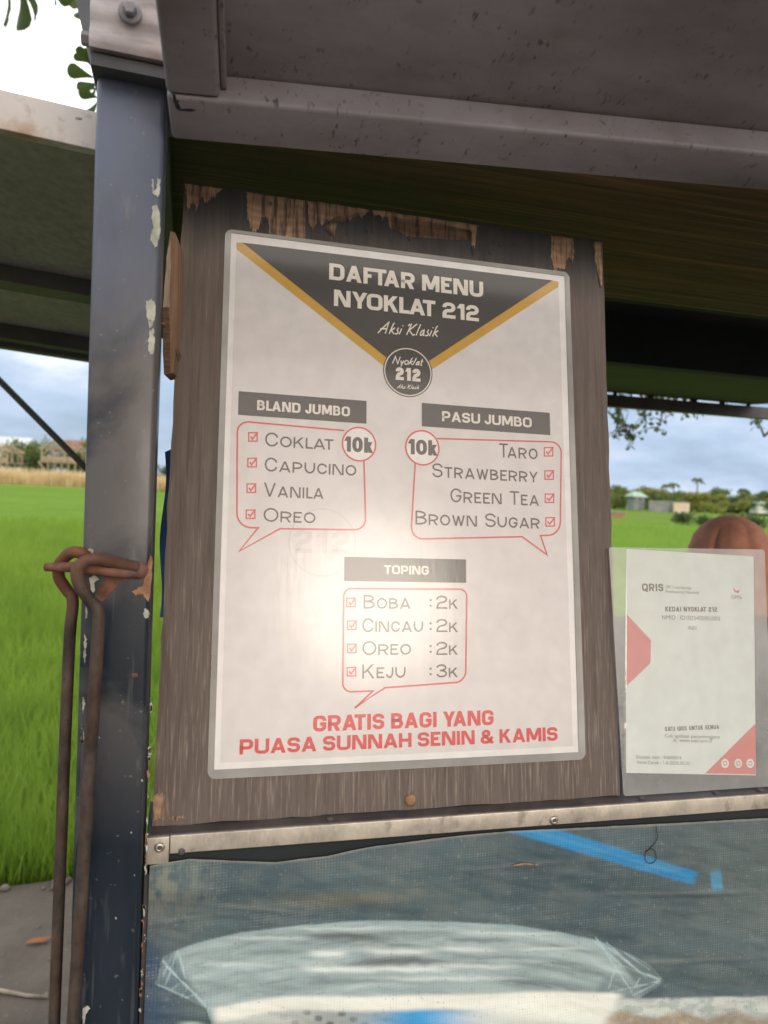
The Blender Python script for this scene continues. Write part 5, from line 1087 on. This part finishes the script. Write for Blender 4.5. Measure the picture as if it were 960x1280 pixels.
pk = at(917, 643.5, 1.72)                       # crown of the scarf
HX, HY, HZ = pk[0], 1.72, pk[2]
stool = thing('stool', 'plain wooden stool behind the cart under the person in the brown headscarf', 'stool', (HX, HY, 0))
MB().lathe([(.15, .575), (.16, .585), (.16, .605), (.15, .612)], (0, 0, 0), 24).build('seat', M_WEDGE, stool, local=True, smooth=True)
for sx_ in (-1, 1):
    for sy_ in (-1, 1): MB().tube([(sx_ * .15, sy_ * .15, 0), (sx_ * .10, sy_ * .10, .576)], .018, 8).build('leg', M_WEDGE, stool, local=True, smooth=True)
person = thing('person', 'seated person in a brown headscarf facing away beyond the payment card', 'person', (HX, HY, 0), (0, 0, R(160)))
def skin_mesh(name, verts, edges, radii, mat, par, sub=2):
    me = bpy.data.meshes.new(name); me.from_pydata(verts, edges, []); o = bpy.data.objects.new(name, me); COL.objects.link(o)
    md = o.modifiers.new('skin', 'SKIN'); md.use_smooth_shade = True; sk = me.skin_vertices[0].data if me.skin_vertices else None
    if sk is None: return None
    for i, r0 in enumerate(radii): sk[i].radius = (r0, r0) if not isinstance(r0, tuple) else r0
    sk[0].use_root = True; s2 = o.modifiers.new('sub', 'SUBSURF'); s2.levels = sub; s2.render_levels = sub
    dg = bpy.context.evaluated_depsgraph_get(); dg.update(); m2 = bpy.data.meshes.new_from_object(o.evaluated_get(dg)); bpy.data.objects.remove(o)
    m2.materials.clear(); m2.materials.append(mat); o2 = bpy.data.objects.new(name, m2); COL.objects.link(o2); o2.parent = par
    for p in m2.polygons: p.use_smooth = True
    return o2
# local frame: -y is the way the person faces; hip on the stool, crown at HZ
top = HZ - .012; V_ = []; E_ = []; Rr = []
def jv(p, r, par=None):
    V_.append(p); Rr.append(r)
    if par is not None: E_.append((par, len(V_) - 1))
    return len(V_) - 1
hip = jv((0, .02, .71), .125); ws = jv((0, .02, .86), .12, hip); ch = jv((0, .0, top - .36), (.15, .11), ws); nb = jv((0, -.01, top - .25), .06, ch); nk = jv((0, -.02, top - .20), .052, nb); hd = jv((0, -.03, top - .13), (.075, .085), nk); jv((0, -.02, top - .06), .07, hd)
for s_ in (-1, 1):
    sh = jv((s_ * .17, .0, top - .30), .055, ch); el = jv((s_ * .22, -.04, top - .56), .042, sh); wr_ = jv((s_ * .12, -.26, .74), .028, el); hn = jv((s_ * .09, -.31, .735), (.035, .018), wr_)
    for k_, (dx, ln) in enumerate(((-.028, .060), (-.010, .072), (.009, .068), (.026, .052))):
        a0 = jv((s_ * (.09 + dx), -.345, .74), .0095, hn); a1 = jv((s_ * (.088 + dx), -.345 - ln * .55, .735), .0085, a0); jv((s_ * (.087 + dx), -.345 - ln, .715), .0075, a1)
    th_ = jv((s_ * .055, -.315, .745), .011, hn); jv((s_ * .045, -.345, .74), .009, th_)
    kn = jv((s_ * .13, -.40, .62), .07, hip); an = jv((s_ * .13, -.38, .10), .042, kn); jv((s_ * .13, -.50, .045), .038, an)
skin_mesh('body', V_, E_, Rr, M_SHIRT, person)
fc = MB()
for (x, y, z, r0) in ((0, 0, 0, 1),):
    prof = []
vs = []; nA, nB_ = 20, 14
for j in range(nB_ + 1):
    b_ = math.pi * j / nB_
    for i in range(nA):
        a_ = 2 * math.pi * i / nA; x, y, z = .068 * math.sin(b_) * math.sin(a_), -.082 * math.sin(b_) * math.cos(a_), .105 * math.cos(b_)
        if abs(a_) < .4 or a_ > 5.9: y -= .014 * math.exp(-((z + .012) / .02) ** 2) if (i == 0) else 0
        if z < -.04: x *= 1 - (-z - .04) * 4; 
        vs.append((x, y - .028, top - .125 + z))
fc.add(vs, [(j * nA + i, j * nA + (i + 1) % nA, (j + 1) * nA + (i + 1) % nA, (j + 1) * nA + i) for j in range(nB_) for i in range(nA)])
face = fc.build('face', M_SKIN, person, local=True, smooth=True)
for s_ in (-1, 1): MB().lathe([(.001, -.006), (.011, -.002), (.011, .002), (.001, .006)], (s_ * .028, -.106, top - .118), 10, 'y').build('eye', M_DARKWIN, face, local=True, smooth=True)
MB().lathe([(.001, -.004), (.020, 0), (.001, .004)], (0, -.104, top - .178), 10, 'y').build('mouth', M_CARDRED, face, local=True)
# scarf: dome over the head flowing to the shoulders, open at the face, with folds
vs = []; nA = 120; lev = [(0, .004), (.006, .032), (.018, .058), (.036, .080), (.06, .098), (.09, .108), (.13, .114), (.17, .114), (.205, .108), (.24, .118), (.28, .155), (.33, .195), (.38, .215), (.45, .225)]
lev2 = []
for (h0, r0), (h1, r1) in zip(lev[:-1], lev[1:]):
    for s_ in range(3): lev2.append((h0 + (h1 - h0) * s_ / 3, r0 + (r1 - r0) * s_ / 3))
lev2.append(lev[-1])
for h_, r0 in lev2:
    for i in range(nA):
        a_ = 2 * math.pi * i / nA; fold = 1 + .03 * math.sin(a_ * 7 + h_ * 30) * min(1, h_ / .1) - .13 * math.exp(-((a_ - 2.42) / .09) ** 2) * sm(.03, .05, np.array(h_)) - .04 * math.exp(-((a_ - 2.62) / .10) ** 2) * sm(.012, .03, np.array(h_)) - .045 * math.exp(-((a_ - 3.25) / .10) ** 2) * sm(.012, .05, np.array(h_)) + .03 * math.exp(-((a_ - 2.95) / .2) ** 2) * sm(.02, .08, np.array(h_))
        vs.append((r0 * fold * math.sin(a_) * .97, -r0 * fold * math.cos(a_) * 1.06 - .012, HZ - h_))
nl = len(lev2); fs = []
for j in range(nl - 1):
    for i in range(nA):
        a_ = (i + .5) / nA * 2 * math.pi; hm = (lev2[j][0] + lev2[j + 1][0]) / 2; da = min(a_, 2 * math.pi - a_)
        if (da / .62) ** 2 + ((hm - .135) / .082) ** 2 < 1: continue
        fs.append((j * nA + i, j * nA + (i + 1) % nA, (j + 1) * nA + (i + 1) % nA, (j + 1) * nA + i))
fs.append(tuple(range(nA)))
sc_ = MB().add(vs, fs).build('headscarf', M_SCARF, person, local=True, smooth=True)
